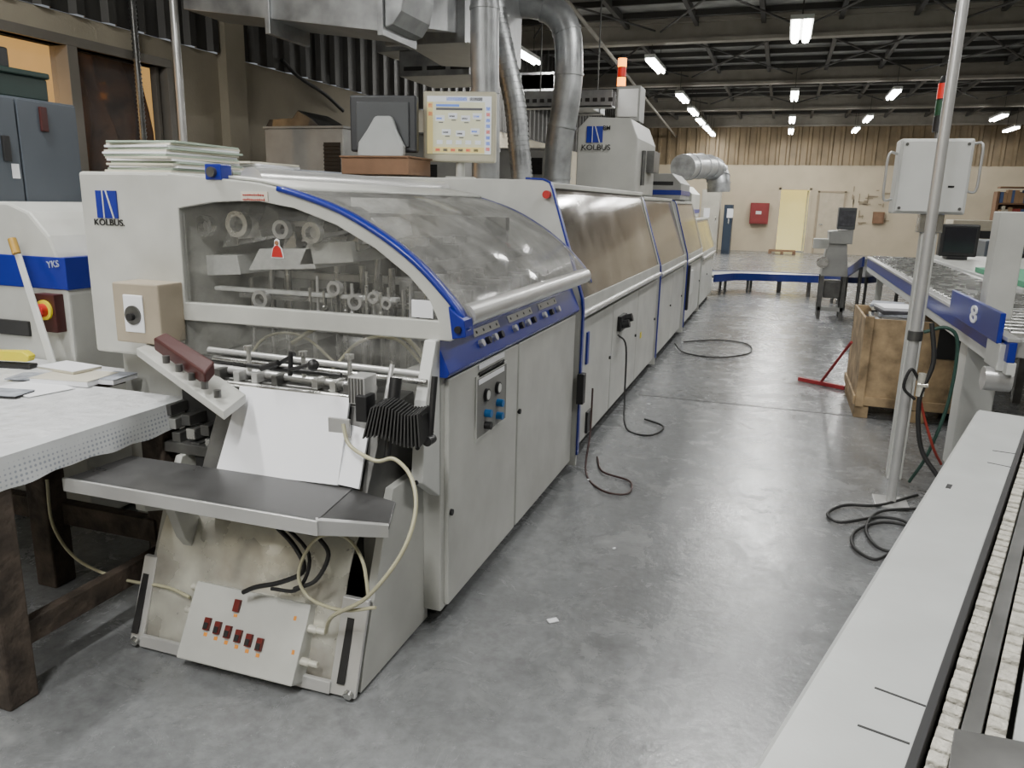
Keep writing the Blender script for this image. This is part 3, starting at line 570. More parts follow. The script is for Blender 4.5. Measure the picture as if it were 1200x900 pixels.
# ---------------------------------------------------------------- on top of the feeder and behind
def stack(name,label,cx,cy,z,w,d,n,mats,grp,t=.012,rot=.06):
    e=E(name,label,'paper stack',(cx,cy,z),grp)
    for i in range(n):
        a=random.uniform(-rot,rot); Mx=Matrix.Translation((cx+random.uniform(-.010,.010),cy+random.uniform(-.012,.012),z+i*t))@Matrix.Rotation(a,4,'Z')
        build(B().box(-w/2,w/2,-d/2,d/2,0,t*.92,Mx),'booklet',mats[i%len(mats)],e,.001)
    return e
ivory=M('ivory_paper',(.60,.57,.47),.7); mint=M('pale_green_cover',(.36,.44,.36),.6); gpap=M('grey_print',(.30,.32,.36),.6,0,.4,25)
stack('paper_stack','tall stack of white and pale green booklets on the feeder top, left end',-2.38,2.66,1.632,.32,.40,14,[ivory,mint,paper],'paper stacks on the feeder top',.0085)
stack('paper_stack','low stack of grey printed sheets beside the tall booklet stack',-2.04,3.02,1.632,.24,.32,4,[gpap,paper,gpap],'paper stacks on the feeder top',.008,.15)
stack('paper_stack','tan booklets piled behind the grey printed sheets on the feeder',-2.40,3.15,1.632,.32,.34,7,[ivory,paper,paper],'paper stacks on the feeder top',.010,.12)
stack('paper_stack','loose white sheets under the old monitor on the feeder top',-2.12,3.66,1.632,.36,.40,4,[paper,gpap],'paper stacks on the feeder top',.006,.15)
wb=Y(410,203,4.5); wb2=Y(487,182,4.5)
e=E('wooden_box','brown wooden box under the old dark monitor','box',((wb.x+wb2.x)/2,4.55,1.70))
BX('box_body',board,e,wb.x,wb2.x,4.40,4.72,1.70,1.80); BX('box_lid',board,e,wb.x-.01,wb2.x+.01,4.39,4.73,1.80,1.811)
mx=(wb.x+wb2.x)/2-.01
e=E('old_monitor','old dark monitor seen from behind with pale grey stand cover','monitor',(mx,4.55,1.812),rz=math.radians(12))
build(B().box(-.215,.215,-.02,.05,.03,.37),'casing',M('dark_monitor_case',(.03,.033,.038),.4),e,.012)
build(B().prism([(-.17,.06),(.17,.06),(.17,.33),(-.17,.33)],'y',-.035,-.015),'rear_panel',M('dark_rear_panel',(.06,.065,.07),.5),e,.006)
build(B().prism([(-.15,.0),(.15,.0),(.15,.06),(.10,.16),(.075,.24),(-.03,.24),(-.08,.16),(-.14,.08)],'y',-.10,-.03),'stand_cover',M('pale_stand_plastic',(.42,.44,.44),.4),e,.015)
build(B().cyl((0,0,0),(0,0,.03),.10,n=24),'foot',M('stand_grey',(.3,.31,.31),.4),e)
c=Y(538,190,4.78)
e=E('touch_panel','cream touch panel with lit yellowish machine screen','monitor',(c.x,4.78,1.69),rz=math.radians(14))
W=.235; zb=c.z-1.69; zt=Y(538,107,4.78).z-1.69
build(B().box(-W,W,0,.07,zb,zt),'casing',M('cream_plastic_case',(.48,.455,.35),.45),e,.012)
build(B().cyl((0,.06,-.0),(0,.06,zb+.1),.03),'neck',grey,e); BX('foot',grey,e,-.09,.09,0,.15,-.0,.015)
SX0,SX1,SZ0,SZ1=-W+.028,W-.028,zb+.05,zt-.03
sc=BX('screen',screenM,e,SX0,SX1,-.006,.001,SZ0,SZ1,0)
sw=SX1-SX0; sh=SZ1-SZ0
def ui(fx0,fx1,fz0,fz1,m,name='screen_icon'): BX(name,m,sc,SX0+sw*fx0,SX0+sw*fx1,-.009,-.006,SZ0+sh*fz0,SZ0+sh*fz1,0)
ui(0,1,.90,1,scrW,'screen_header'); ui(.0,.09,.0,.90,scrY,'screen_toolbar'); ui(.10,.90,.02,.12,scrY,'screen_footer'); ui(.9,1,.0,.9,scrW,'screen_toolbar')
ui(.02,.08,.80,.87,scrR); ui(.02,.08,.66,.73,scrR); ui(.30,.62,.92,.98,scrB,'screen_title'); ui(.66,.86,.92,.98,scrK,'screen_title')
for i in range(8): ui(.92,.98,.06+.1*i,.12+.1*i,scrB if i%3 else scrR)
for i,(x,z) in enumerate(((.2,.62),(.4,.66),(.6,.62),(.78,.66),(.3,.38),(.52,.36),(.75,.40))):
    ui(x-.07,x+.07,z-.05,z+.05,scrW); ui(x-.055,x+.03,z-.02,z+.01,scrB if i%3==0 else scrK); ui(x-.02,x+.05,z-.080,z-.065,scrK)
ui(.14,.86,.76,.80,scrK); ui(.14,.50,.82,.86,scrB)
for i in range(6): ui(.13+.12*i,.20+.12*i,.045,.09,scrK if i%2 else scrR)
for i in range(5): ui(.15+.15*i,.24+.15*i,.17,.24,scrW); 
def grille_cab(name,label,x0,x1,y0,y1,z0,z1,m,gx0,gx1,gz0,gz1):
    e=E(name,label,'equipment cabinet',((x0+x1)/2,(y0+y1)/2,z0)); BX('shell',m,e,x0,x1,y0,y1,z0,z1,.012); b=B(); n=8
    b.box(gx0,gx1,y0-.002,y0,gz0,gz1)
    for i in range(n): z=gz0+(gz1-gz0)*i/n; b.box(gx0,gx1,y0-.012,y0-.001,z,z+(gz1-gz0)/n*.4)
    build(b,'louvre',black,e,0); BX('lid',m,e,x0-.01,x1+.01,y0-.01,y1+.01,z1,z1+.02); return e
a=Y(312,200,6.2); b_=Y(402,150,6.2)
grille_cab('equipment_cabinet','grey louvred cabinet behind the paper stacks, left of the dark monitor',a.x,b_.x,6.2,7.0,0,b_.z,greyd,b_.x-.20,b_.x-.03,b_.z-.38,b_.z-.12)
a2=Y(318,150,6.4); e=E('grey_hopper','low grey hopper sitting on the louvred cabinet behind the papers','machine part',(a2.x+.35,6.5,b_.z+.02)); build(B().prism([(a2.x,b_.z+.02),(a2.x+.6,b_.z+.02),(a2.x+.5,b_.z+.10),(a2.x+.36,b_.z+.17),(a2.x+.3,b_.z+.10),(a2.x+.05,b_.z+.09)],'y',6.3,6.8),'shell',steeld,e,.01)
a=Y(486,200,7.2); b_=Y(500,150,7.2)
grille_cab('equipment_cabinet','dim grey cabinet between the dark monitor and the touch panel',a.x-.3,b_.x+.35,7.3,8.0,0,b_.z-.05,greyd,a.x-.1,a.x+.2,1.7,1.9)
a=Y(625,150,9.5)
grille_cab('equipment_cabinet','beige control cabinet standing behind the round pipes',a.x-.5,a.x+.25,9.6,10.1,0,2.2,greyd,a.x-.2,a.x+.1,1.9,2.1)
# ---------------------------------------------------------------- ducts
def pipe(name,label,pts,r,k=6,n=24,flex=False):
    e=E(name,label,'duct',pts[0]); build(B().tube(pts,r,n,k),'pipe',galv,e,0)
    P_=cat(pts,k); L=len(P_); step=1 if flex else max(2,L//6)
    for i in range(1,L-1,step):
        d=(P_[i+1]-P_[i-1]).normalized(); build(B().cyl(P_[i]-d*.012,P_[i]+d*.012,r*1.05 if flex else r*1.06,n=n),'seam_ring',galv,e,0)
    return e
pipe('ventilation_pipe','straight upright round pipe right behind the touch panel',[Y(569,212,5.6),Y(569,140,5.6),Y(568,70,5.6),Y(568,-60,5.6)],.105,k=2)
pipe('ventilation_pipe','leaning thin flexible pipe between the two larger round pipes',[Y(612,212,6.9),Y(608,170,6.9),Y(603,120,6.9),Y(590,60,6.9),Y(580,10,6.9),Y(578,-60,6.9)],.095,k=8,flex=True)
pipe('ventilation_pipe','bent round pipe curving over and down left of the logo housing',[Y(652,218,7.6),Y(655,170,7.6),Y(664,115,7.6),Y(667,70,7.6),Y(662,30,7.6),Y(640,8,7.6),Y(605,2,7.6),Y(585,2,7.62)],.135,k=5)
pipe('ventilation_pipe','large elbow pipe above the far end of the machine line',[Y(842,225,22),Y(842,212,22),Y(838,200,22),Y(825,195,21),Y(800,196,19)],.30,k=4)
zlo=Y(350,42,4.9).z; xL=Y(255,0,4.9).x; xR=Y(448,40,4.9).x
e=E('air_duct','large rectangular galvanised duct across the top left','duct',((xL+xR)/2,5.2,zlo))
build(B().hexa([(xL-.3,4.9,zlo+.22),(xR,4.9,zlo),(xR,5.35,zlo),(xL-.3,5.35,zlo+.22),(xL-.3,4.9,zlo+.7),(xR,4.9,zlo+.65),(xR,5.35,zlo+.65),(xL-.3,5.35,zlo+.7)]),'duct_box',galv,e,.004)
build(B().box(xR-.02,xR+.02,4.87,5.38,zlo-.03,zlo+.68),'flange',galv,e); build(B().box(xR-.9,xR-.86,4.88,5.37,zlo+.02,zlo+.75),'flange',galv,e)
build(B().prism([(xR+.02,zlo+.02),(xR+.08,zlo+.04),(xR+.14,zlo+.12),(xR+.17,zlo+.25),(xR+.17,zlo+.65),(xR+.02,zlo+.65)],'y',4.9,5.35),'duct_end',galv,e,.01)
a=Y(462,44,6.0); b_=Y(549,50,6.0)
build(B().hexa([(a.x,5.9,a.z),(b_.x,5.9,b_.z),(b_.x-.1,7.6,b_.z+.05),(a.x-.3,7.6,a.z+.05),(a.x,5.9,a.z+.8),(b_.x,5.9,b_.z+.8),(b_.x-.1,7.6,b_.z+.8),(a.x-.3,7.6,a.z+.8)]),'duct_run',galv,e,.006)
build(B().hexa([(xR-.1,5.36,zlo+.1),(xR+.12,5.36,zlo+.1),(b_.x-.05,5.89,b_.z+.05),(a.x+.03,5.89,a.z+.05),(xR-.1,5.36,zlo+.6),(xR+.12,5.36,zlo+.6),(b_.x-.05,5.89,b_.z+.7),(a.x+.03,5.89,a.z+.7)]),'duct_transition',galv,e,.006)
build(B().box(a.x-.02,b_.x+.02,5.88,5.92,min(a.z,b_.z)-.02,a.z+.82),'flange',galv,e)
for x in (xL+.2,xR-.2): build(B().cyl((x,5.1,zlo+.5),(x,5.1,ZC),.012,n=6),'hanger',steeld,e,0)
a=Y(468,90,8.2); b_=Y(550,55,8.2)
e=E('air_duct','slotted rectangular duct box hanging below the larger duct','duct',((a.x+b_.x)/2,8.8,a.z))
BX('duct_box',galv,e,a.x,b_.x,8.2,9.1,a.z,b_.z+.1,.01)
build(B().hexa([(a.x-.25,8.15,a.z+.25),(b_.x+.05,8.15,a.z+.30),(b_.x+.05,9.15,a.z+.30),(a.x-.25,9.15,a.z+.25),(a.x-.25,8.15,a.z+.9),(b_.x+.05,8.15,a.z+.75),(b_.x+.05,9.15,a.z+.75),(a.x-.25,9.15,a.z+.9)]),'upper_box',galv,e,.01)
for i in range(3): BX('slot',dark,e,a.x+.06+.28*i,a.x+.28+.28*i,8.19,8.2,a.z+.06,a.z+.10,0)
for x in (a.x+.1,b_.x-.1): build(B().cyl((x,8.6,a.z+.5),(x,8.6,ZC),.012,n=6),'hanger',steeld,e,0)
a=Y(585,106,14.6); b_=Y(650,86,14.6)
e=E('air_duct','wide rectangular duct behind the round pipes under the glowing tube','duct',((a.x+b_.x)/2,16,a.z))
BX('duct_box',galv,e,max(a.x,-4.9),b_.x,14.6,19,a.z,b_.z,.01)
for y in (14.6,16.5,18.4): BX('flange',galv,e,max(a.x,-4.9)-.03,b_.x+.03,y,y+.05,a.z-.03,b_.z+.03)
for y in (15.5,18): build(B().cyl((b_.x-.4,y,b_.z),(b_.x-.4,y,ZC),.015,n=6),'hanger',steeld,e,0)
a=Y(614,128,9.35); b_=Y(720,106,9.35)
e=E('cable_tray','perforated metal cable tray left of the orange signal lamp','cable tray',((a.x+b_.x)/2,9.3,a.z))
build(B().box(a.x,b_.x,9.25,9.45,a.z,a.z+.02).box(a.x,b_.x,9.25,9.26,a.z,b_.z).box(a.x,b_.x,9.44,9.45,a.z,b_.z),'tray',galv,e)
for i in range(12): x=a.x+.05+(b_.x-a.x)*i/12; BX('perforation',dark,e,x,x+.05,9.24,9.25,a.z+.06,a.z+.10,0)
for x in (a.x+.2,b_.x-.2): build(B().cyl((x,9.35,a.z),(x,9.35,ZC),.01,n=6),'hanger',steeld,e,0)
tag(build(B().cyl(P(648,-20,'z',4.2),P(800,170,'z',4.0),.03,n=10),'roof_pipe',beamM,None,0),'thin straight pipe under the roof above the orange lamp','pipe')
# ---------------------------------------------------------------- left side
e=E('metal_locker','tall blue grey metal cabinet at the left edge','cabinet',(-3.87,2.75,0))
BX('body',lockM,e,-4.12,-3.615,2.2,3.32,.05,2.0,.006); BX('plinth',dark,e,-4.1,-3.65,2.22,3.30,0,.05)
for y0,y1 in ((2.21,2.955),(2.965,3.31)):
    d=BX('door',lockM,e,-3.617,-3.60,y0,y1,.07,1.99,.004)
    c=P(50,140,'x',-3.6) if y0>2.5 else Vector((0,2.88,1.75))
    BX('handle',darkred if y0>2.5 else black,d,-3.602,-3.585,c.y-.02,c.y+.02,c.z-.06,c.z+.06,.005)
    if y0<2.5: BX('label_plate',paper,d,-3.602,-3.598,2.90,2.94,c.z-.14,c.z-.07,0)
gcr=M('dark_green_case',(.012,.03,.025),.5)
e=E('storage_case','dark green case on top of the blue grey cabinet','case',(-3.86,2.95,2.0)); BX('body',gcr,e,-4.05,-3.65,2.75,3.2,2.0,2.11,.01); BX('lid',gcr,e,-4.06,-3.64,2.74,3.21,2.11,2.14,.008)
e=E('storage_case','smaller black case stacked on the dark green case','case',(-3.86,2.9,2.14)); BX('body',black,e,-4.0,-3.7,2.72,3.04,2.14,2.24,.01); BX('handle',black,e,-3.90,-3.8,2.82,2.95,2.24,2.26,.005)
e=E('packing_machine','rounded grey machine with blue band at the left edge behind the table','machine',(-3.25,2.8,0))
pr=[(-3.58,.02),(-2.98,.02),(-2.98,1.10),(-3.0,1.22),(-3.06,1.36),(-3.16,1.46),(-3.28,1.50),(-3.58,1.50)]
build(B().prism(pr,'y',2.60,3.3),'housing',grey,e,.012)
bz0=Y(40,337,2.6).z; bz1=Y(40,300,2.6).z
build(B().box(-3.585,-2.972,2.593,3.3,bz0,bz1),'blue_band',blue,e); text('YKS',.042,Y(62,310,2.59),RF@Matrix.Rotation(.12,4,'Z'),M('faint_lettering',(.34,.38,.5),.5),e)
c=Y(62,362,2.59); sx=build(B().box(c.x-.06,c.x+.06,2.55,2.60,c.z-.10,c.z+.07),'emergency_stop_box',darkred,e); build(B().cyl((c.x,2.55,c.z),(c.x,2.54,c.z),.045,n=24),'yellow_ring',yellow,sx,0); build(B().cyl((c.x,2.54,c.z),(c.x,2.51,c.z),.03,n=20),'stop_button',red,sx)
c=Y(15,380,2.59); BX('dark_panel',dark,e,c.x-.2,c.x+.10,2.585,2.6,c.z-.05,c.z+.02)
# wrapped work table
e=E('work_table','worn wooden work table with white plastic top and printed edge strip at the left front','table',(-2.65,1.85,0))
BX('table_top',wood,e,-3.42,-2.09,1.44,2.27,.745,.79); BX('table_extension',wood,e,-3.42,-2.64,2.27,2.57,.745,.79)
build(B().box(-3.44,-2.075,1.425,2.29,.79,.797).box(-3.44,-2.63,2.29,2.585,.79,.797),'plastic_cover',wrapM,e,.002)
loop=[]; top=[(-3.44,1.425),(-2.075,1.425),(-2.075,2.29)]
for (a,b) in zip(top[:2],top[1:3]):
    n=int(math.hypot(b[0]-a[0],b[1]-a[1])/.02)
    for i in range(n): t=i/n; loop.append((a[0]+(b[0]-a[0])*t,a[1]+(b[1]-a[1])*t))
loop.append(top[2]); m=len(loop); v=[]
for j,(zz,o) in enumerate(((.7975,0),(.75,.004),(.725,.006),(.700,.007))):
    for i,(x,y) in enumerate(loop):
        w_=math.sin(i*.5)*.0015*j; dx=(1 if x>-2.08 else 0)*(o+w_); dy=(-1 if y<1.43 else 0)*(o+w_)
        v.append((x+dx,y+dy,zz+(.005*math.sin(i*.23+1)+.003*math.sin(i*.8))*(j==3)))
wr=B().add(v,[(j*m+i,j*m+i+1,(j+1)*m+i+1,(j+1)*m+i) for j in range(3) for i in range(m-1)],True)
build(wr,'printed_edge_strip',stripM,e,0)
BX('top_edge_strip',stripM,e,-2.13,-2.075,1.425,2.29,.797,.7985,0); BX('top_edge_strip',stripM,e,-3.44,-2.13,1.425,1.48,.797,.7985,0)
for x,y in ((-2.13,1.50),(-2.14,2.20),(-2.66,2.12),(-3.35,1.5),(-3.35,2.2)): BX('leg',wood,e,x-.05,x+.05,y-.05,y+.05,0,.745,.008)
BX('stretcher',wood,e,-2.15,-2.11,1.55,2.15,.16,.24); BX('stretcher',wood,e,-3.3,-2.15,2.14,2.19,.25,.34)
def rb(name,label,cat,m,c,w,d,h,rz,cover=None):
    e=E(name,label,cat,c,rz=rz); build(B().box(-w/2,w/2,-d/2,d/2,0,h),'pages',m,e,.001)
    if cover: build(B().box(-w/2-.002,w/2+.002,-d/2-.002,d/2+.002,h,h+.002),'cover',cover,e,0)
    return e
T=lambda px,py,z=.80:P(px,py,'z',z)
rb('book','thick white book lying closed on the wrapped table','book',paper,T(88,446),.26,.18,.022,.15,ivory)
rb('book','thin pale booklet resting on the thick white book','book',ivory,T(82,432,.826),.22,.13,.01,-.1,paper)
rb('book','white booklet near the feeder at the table edge','book',paper,T(134,446),.11,.14,.02,.1,gpap)
rb('magazine','dark magazine at the left edge of the wrapped table','magazine',black,T(4,462),.18,.10,.008,.2,gpap)
rb('paper_sheet','white sheet sticking out under the thick book','paper',paper,T(40,455),.26,.18,.003,-.2)
rb('paper_sheet','folded grey printed leaflet left of the thick white book','paper',gpap,T(42,442,.804),.18,.12,.006,.3)
c=T(18,430); e=E('stapler','yellow and black desk stapler on the wrapped table','stapler',c,rz=.2)
build(B().box(-.10,.09,-.025,.025,0,.018),'base',black,e); build(B().prism([(-.10,.03),(.08,.03),(.09,.055),(.06,.075),(-.09,.07)],'y',-.022,.022),'arm',yellow,e,.006); build(B().cyl((-.085,-.024,.04),(-.085,.024,.04),.016),'hinge',black,e)
a=Y(60,425,2.46); b_=Y(14,280,2.55); mid=a.lerp(b_,.88)
e=E('plastic_scraper','white plastic stick with amber tip leaning on the grey machine','tool',a); build(B().hexa([a+Vector((-.022,0,0)),a+Vector((.022,0,0)),a+Vector((.022,.01,0)),a+Vector((-.022,.01,0)),mid+Vector((-.018,0,0)),mid+Vector((.018,0,0)),mid+Vector((.018,.01,0)),mid+Vector((-.018,.01,0))]),'blade',white,e); build(B().cyl(mid,b_,.018,n=10),'tip',M('amber_tip',(.45,.27,.05),.4),e)
c=Y(215,165,5.0); tag(build(B().cyl((c.x,5.0,0),(c.x,5.0,ZC),.03,n=14),'support_pole',silver,None,0),'thin pale vertical pole rising behind the paper stacks','pole')
c=P(166,150,'x',XL+.05); b=B().cyl((XL+.06,c.y,1.3),(XL+.06,c.y,ZC-.01),.024,n=10)
for i in range(100): z=1.35+i*.033; b.cyl((XL+.06,c.y,z),(XL+.06,c.y,z+.014),.030,n=10)
tag(build(b,'flexible_conduit',steeld,None,0),'ribbed metal conduit running up the wall beside the window','conduit')
c=P(276,150,'x',XL+.05); struct(B().box(XL+.0,XL+.10,c.y-.14,c.y+.14,0,4.3),'trim_200',cream)
tag(build(B().tube([P(330,70,'x',XL+.08),P(350,90,'x',XL+.08),P(380,110,'x',XL+.08),P(402,130,'x',XL+.08)],.02),'wall_cable',rubber,None,0),'thick black cable sagging along the left wall above the louvred cabinet','cable')
# ---------------------------------------------------------------- right side: brush table
u=Vector((.71,2.215,0)).normalized(); ang=-math.atan2(u.x,u.y)
e=E('brush_conveyor','white flat conveyor table with two brush strips at the right foreground','conveyor',(.03,.905,0),rz=ang)
zT=.85
build(B().prism([(-.0,zT-.10),(.0,zT-.008),(.008,zT),(.165,zT),(.165,zT-.02),(.03,zT-.03),(.03,zT-.10)],'y',-.62,2.33),'top_plate',conv,e,.002)
BX('side_skirt',grey,e,.02,.035,-.6,2.31,.55,.80)
BX('groove',dark,e,.165,.30,-.6,2.31,.79,.80,0)
BX('dark_guide',black,e,.158,.170,-.62,2.30,.80,.862,.001)
for x in (.177,.232):
    b=B(); yy=-.6
    while yy<2.25: b.box(x,x+.024,yy,yy+.025,.80,.856+random.uniform(-.003,.003)); yy+=.034
    build(b,'brush_strip',brush,e,.002)
BX('centre_rail',steeld,e,.204,.228,-.62,2.28,.79,.850,.001)
BX('outer_plate',conv,e,.264,.34,-.62,2.30,.80,.842,.002); BX('deck',greyd,e,.34,1.15,-.62,2.31,.72,.80,.004); BX('outer_skirt',conv,e,.34,.36,-.62,2.31,.80,.86)
loc=lambda p:Matrix.Rotation(-ang,4,'Z')@(p-Vector((.03,.905,0)))
l=loc(P(1112,570,'z',zT)); BX('slot',black,e,l.x-.006,l.x+.006,l.y-.018,l.y+.018,zT,zT+.001,0)
for (p_,q_) in (((1025,806),(1085,828)),((1005,850),(1066,872)),((1157,542),(1192,549)),((1163,528),(1196,533))):
    a=loc(P(*p_,'z',zT)); b_=loc(P(*q_,'z',zT)); bx_=min(b_.x,.157)
    build(B().hexa([(a.x,a.y-.002,zT),(bx_,b_.y-.002,zT),(bx_,b_.y+.002,zT),(a.x,a.y+.002,zT),(a.x,a.y-.002,zT+.001),(bx_,b_.y-.002,zT+.001),(bx_,b_.y+.002,zT+.001),(a.x,a.y+.002,zT+.001)]),'slot',dark,e,0)
for x,y in ((.08,-.5),(1.05,-.5),(.08,2.2),(1.05,2.2)): BX('leg',grey,e,x-.03,x+.03,y-.03,y+.03,0,.74)
e=E('metal_plate','thin metal plate lying on the brush table at the bottom right corner','plate',P(1165,880,'z',.866))
p4=[P(1118,856,'z',.866),P(1240,880,'z',.866),P(1230,960,'z',.866),P(1105,940,'z',.866)]; build(B().hexa(p4+[p+Vector((0,0,.004)) for p in p4]),'sheet',steeld,e,.001)
# pole with hoses
e=E('steel_pole','thin grey steel pole rising from floor to roof beside the control box','pole',(.705,4.39,0))
pt=Y(1129,0,4.39); d=(pt-Vector((.705,4.39,0))); ptop=Vector((.705,4.39,0))+d*(ZC/pt.z)
build(B().cyl((.705,4.39,.01),ptop,.026,n=18),'tube',silver,e,0); BX('base_plate',silver,e,.62,.79,4.30,4.48,0,.012); build(B().cyl((.707,4.39,.9),(.707,4.39,.95),.036),'collar',steeld,e)
build(B().tube([(.77,4.36,1.0),(.80,4.34,.8),(.76,4.33,.6),(.80,4.33,.35),(.9,4.3,.2)],.012),'black_hose',rubber,e,0)
build(B().tube([(.74,4.36,.95),(.84,4.36,.98),(.90,4.36,.9),(.90,4.36,.6),(.85,4.4,.3),(.8,4.5,.1)],.009),'green_hose',M('dark_green_hose',(.02,.06,.045),.5),e,0)
build(B().tube([(.76,4.34,.62),(.80,4.34,.5),(.86,4.34,.35),(.92,4.4,.25)],.007),'red_hose',M('dull_red_hose',(.25,.03,.02),.5),e,0)
build(B().cyl((.76,4.34,.62),(.76,4.34,.74),.02).cyl((.74,4.33,.68),(.79,4.33,.68),.012),'valve',stain,e,0)
build(B().tube([(.75,4.36,.70),(.70,4.32,.76),(.68,4.33,.66),(.74,4.34,.60)],.008),'hose_loop',rubber,e,0)
c0=Y(1045,250,4.75); c1=Y(1144,162,4.75)
e=E('control_box','white control box with wire handles on a post beside the steel pole','control box',((c0.x+c1.x)/2,4.85,0))
bx=BX('case',white,e,c0.x,c1.x,4.75,4.93,c0.z,c1.z,.01)
BX('cover',white,bx,c0.x+.012,c1.x-.012,4.738,4.75,c0.z+.012,c1.z-.012,.004)
for sx_,x in ((-1,c0.x),(1,c1.x)):
    zc=(c0.z+c1.z)/2+.05*(sx_>0); build(B().tube([(x,4.82,zc+.12),(x+.045*sx_,4.80,zc+.12),(x+.05*sx_,4.80,zc),(x+.045*sx_,4.80,zc-.12),(x,4.82,zc-.12)],.007,8,4),'handle',silver,bx,0)
for x in (c0.x+.03,c1.x-.03):
    for z in (c0.z+.03,c1.z-.03): build(B().cyl((x,4.738,z),(x,4.732,z),.008),'screw',steeld,bx,0)
BX('small_mark',black,bx,c1.x-.10,c1.x-.07,4.735,4.738,c0.z+.14,c0.z+.15,0)
xp=Y(1084,300,4.85).x; BX('post',grey,e,xp-.04,xp+.04,4.81,4.89,.0,c0.z-.10,.006); BX('post_head',steel,e,xp-.06,xp+.06,4.80,4.90,c0.z-.10,c0.z,.004)
beacon(Y(1099,155,4.85).x,4.85,c1.z,[black,lampG,lampR],'dark signal tower with red and green lamps on the white control box',.030,.085,.04)
# main conveyor
e=E('roller_conveyor','long white conveyor with blue side rail running away at the right','conveyor',(1.4,7.5,0))
BX('bed',greyd,e,1.12,1.72,4.25,10.9,.87,.955); BX('blue_rail',blue,e,1.085,1.12,4.2,10.9,.85,.950,.004); BX('silver_edge',silver,e,1.075,1.13,4.2,10.9,.950,.972,.004); BX('lower_rail',white,e,1.09,1.13,4.2,10.9,.79,.85,.004); BX('outer_rail',silver,e,1.70,1.74,4.2,10.9,.88,.98)
for i in range(45): build(B().cyl((1.13,4.4+.145*i,.965),(1.70,4.4+.145*i,.965),.022,n=10),'roller',steel,e,0)
BX('leg',white,e,1.12,1.30,5.15,5.35,0,.87,.006); BX('leg',grey,e,1.55,1.65,5.2,5.3,0,.87)
for y in (7.6,10.2):
    for x in (1.15,1.6): BX('leg',grey,e,x,x+.07,y,y+.07,0,.87)
n0=P(1114,352,'x',1.05); n1=P(1170,385,'x',1.05); cc=P(1141,367,'x',1.045)
pn=BX('number_panel',blue,e,1.05,1.075,n1.y,n0.y,cc.z-.085,cc.z+.065,.004); text('8',.13,(1.046,cc.y,cc.z-.01),RSL,paper,pn,sx=2.4,ext=.003)
BX('upright',grey,e,1.12,1.26,4.92,5.06,.975,1.56,.006); BX('side_bracket',white,e,1.06,1.12,4.25,4.5,.80,.93)
build(B().cyl((1.02,4.3,.75),(1.14,4.3,.75),.06,n=20),'drive_wheel',silver,e)
e=E('long_table','grey sorting table with white edge behind the conveyor at the right','table',(3.2,9.5,0)); BX('table_top',grey,e,1.9,5.2,7.2,12.5,.90,.95); BX('edge_trim',white,e,1.88,1.90,7.2,12.5,.86,.96)
for x in (2.0,5.1):
    for y in (7.3,12.4): BX('leg',steeld,e,x-.03,x+.03,y-.03,y+.03,0,.90)
tag(BX('cutting_mat',green,None,1.95,3.1,7.3,9.2,.952,1.0),'green padded mat lying on the near end of the sorting table','mat','green mats on the sorting table')
tag(BX('cutting_mat',green,None,3.2,5.1,7.4,8.8,.952,1.0),'green padded mat at the right edge of the sorting table','mat','green mats on the sorting table')
# plywood crate
e=E('wooden_crate','weathered plywood pallet crate heaped with paper under the conveyor','crate',(1.1,6.65,0)); CX0,CX1,CY0,CY1=.66,1.5,6.25,7.15
for x in (CX0,1.05,CX1-.1): BX('skid',crateM,e,x,x+.1,CY0,CY1,0,.09)
for (n_,a) in (('front',(CX0,CX1,CY0,CY0+.018)),('rear',(CX0,CX1,CY1-.018,CY1)),('left',(CX0,CX0+.018,CY0+.02,CY1-.02)),('right',(CX1-.018,CX1,CY0+.02,CY1-.02))):
    BX('side_panel',crateM,e,*a,.10,.765,.003)
BX('floor_board',crateM,e,CX0+.02,CX1-.02,CY0+.02,CY1-.02,.09,.11)
for x in (CX0,CX1-.06): BX('corner_post',crateM,e,x,x+.06,CY0-.018,CY0,.09,.78)
BX('bottom_batten',crateM,e,CX0+.06,CX1-.06,CY0-.016,CY0,.10,.17); BX('side_batten',crateM,e,CX0-.016,CX0,CY0,CY1,.10,.17)
BX('dark_sheet',black,e,1.16,1.46,CY0-.012,CY0-.002,.50,.74)
dkp=M('dark_print',(.06,.06,.07),.6,0,.4,20)
for i in range(4):
    stack('paper_stack',('grey newspapers at the left of the wooden crate','white sheets in the middle of the wooden crate','mixed leaflets near the back of the wooden crate','folded papers at the conveyor side of the crate')[i],.88+.34*(i%2),6.50+.40*(i//2),.115,.24,.30,(31,24,30,24)[i],[gpap,dkp,paper,greyd] if i!=2 else [dkp,ivory,gpap],'papers filling the wooden crate',.0235,.20)
a=P(936,444,'z',.02); b_=P(990,455,'z',.02)
e=E('floor_squeegee','red floor squeegee leaning against the wooden crate','squeegee',(a+b_)/2)
d=(b_-a).normalized(); nrm=Vector((-d.y,d.x,0))*.018
sqr=M('dull_red_broom',(.28,.02,.025),.5)
build(B().hexa([a-nrm-Vector((0,0,.015)),b_-nrm-Vector((0,0,.015)),b_+nrm-Vector((0,0,.015)),a+nrm-Vector((0,0,.015)),a-nrm+Vector((0,0,.02)),b_-nrm+Vector((0,0,.02)),b_+nrm+Vector((0,0,.02)),a+nrm+Vector((0,0,.02))]),'head',sqr,e); m_=(a+b_)/2
build(B().cyl(m_+Vector((0,0,.02)),(.630,6.75,.50),.012,n=10),'handle',sqr,e,0)
Z=lambda px,py:P(px,py,'z',.015)
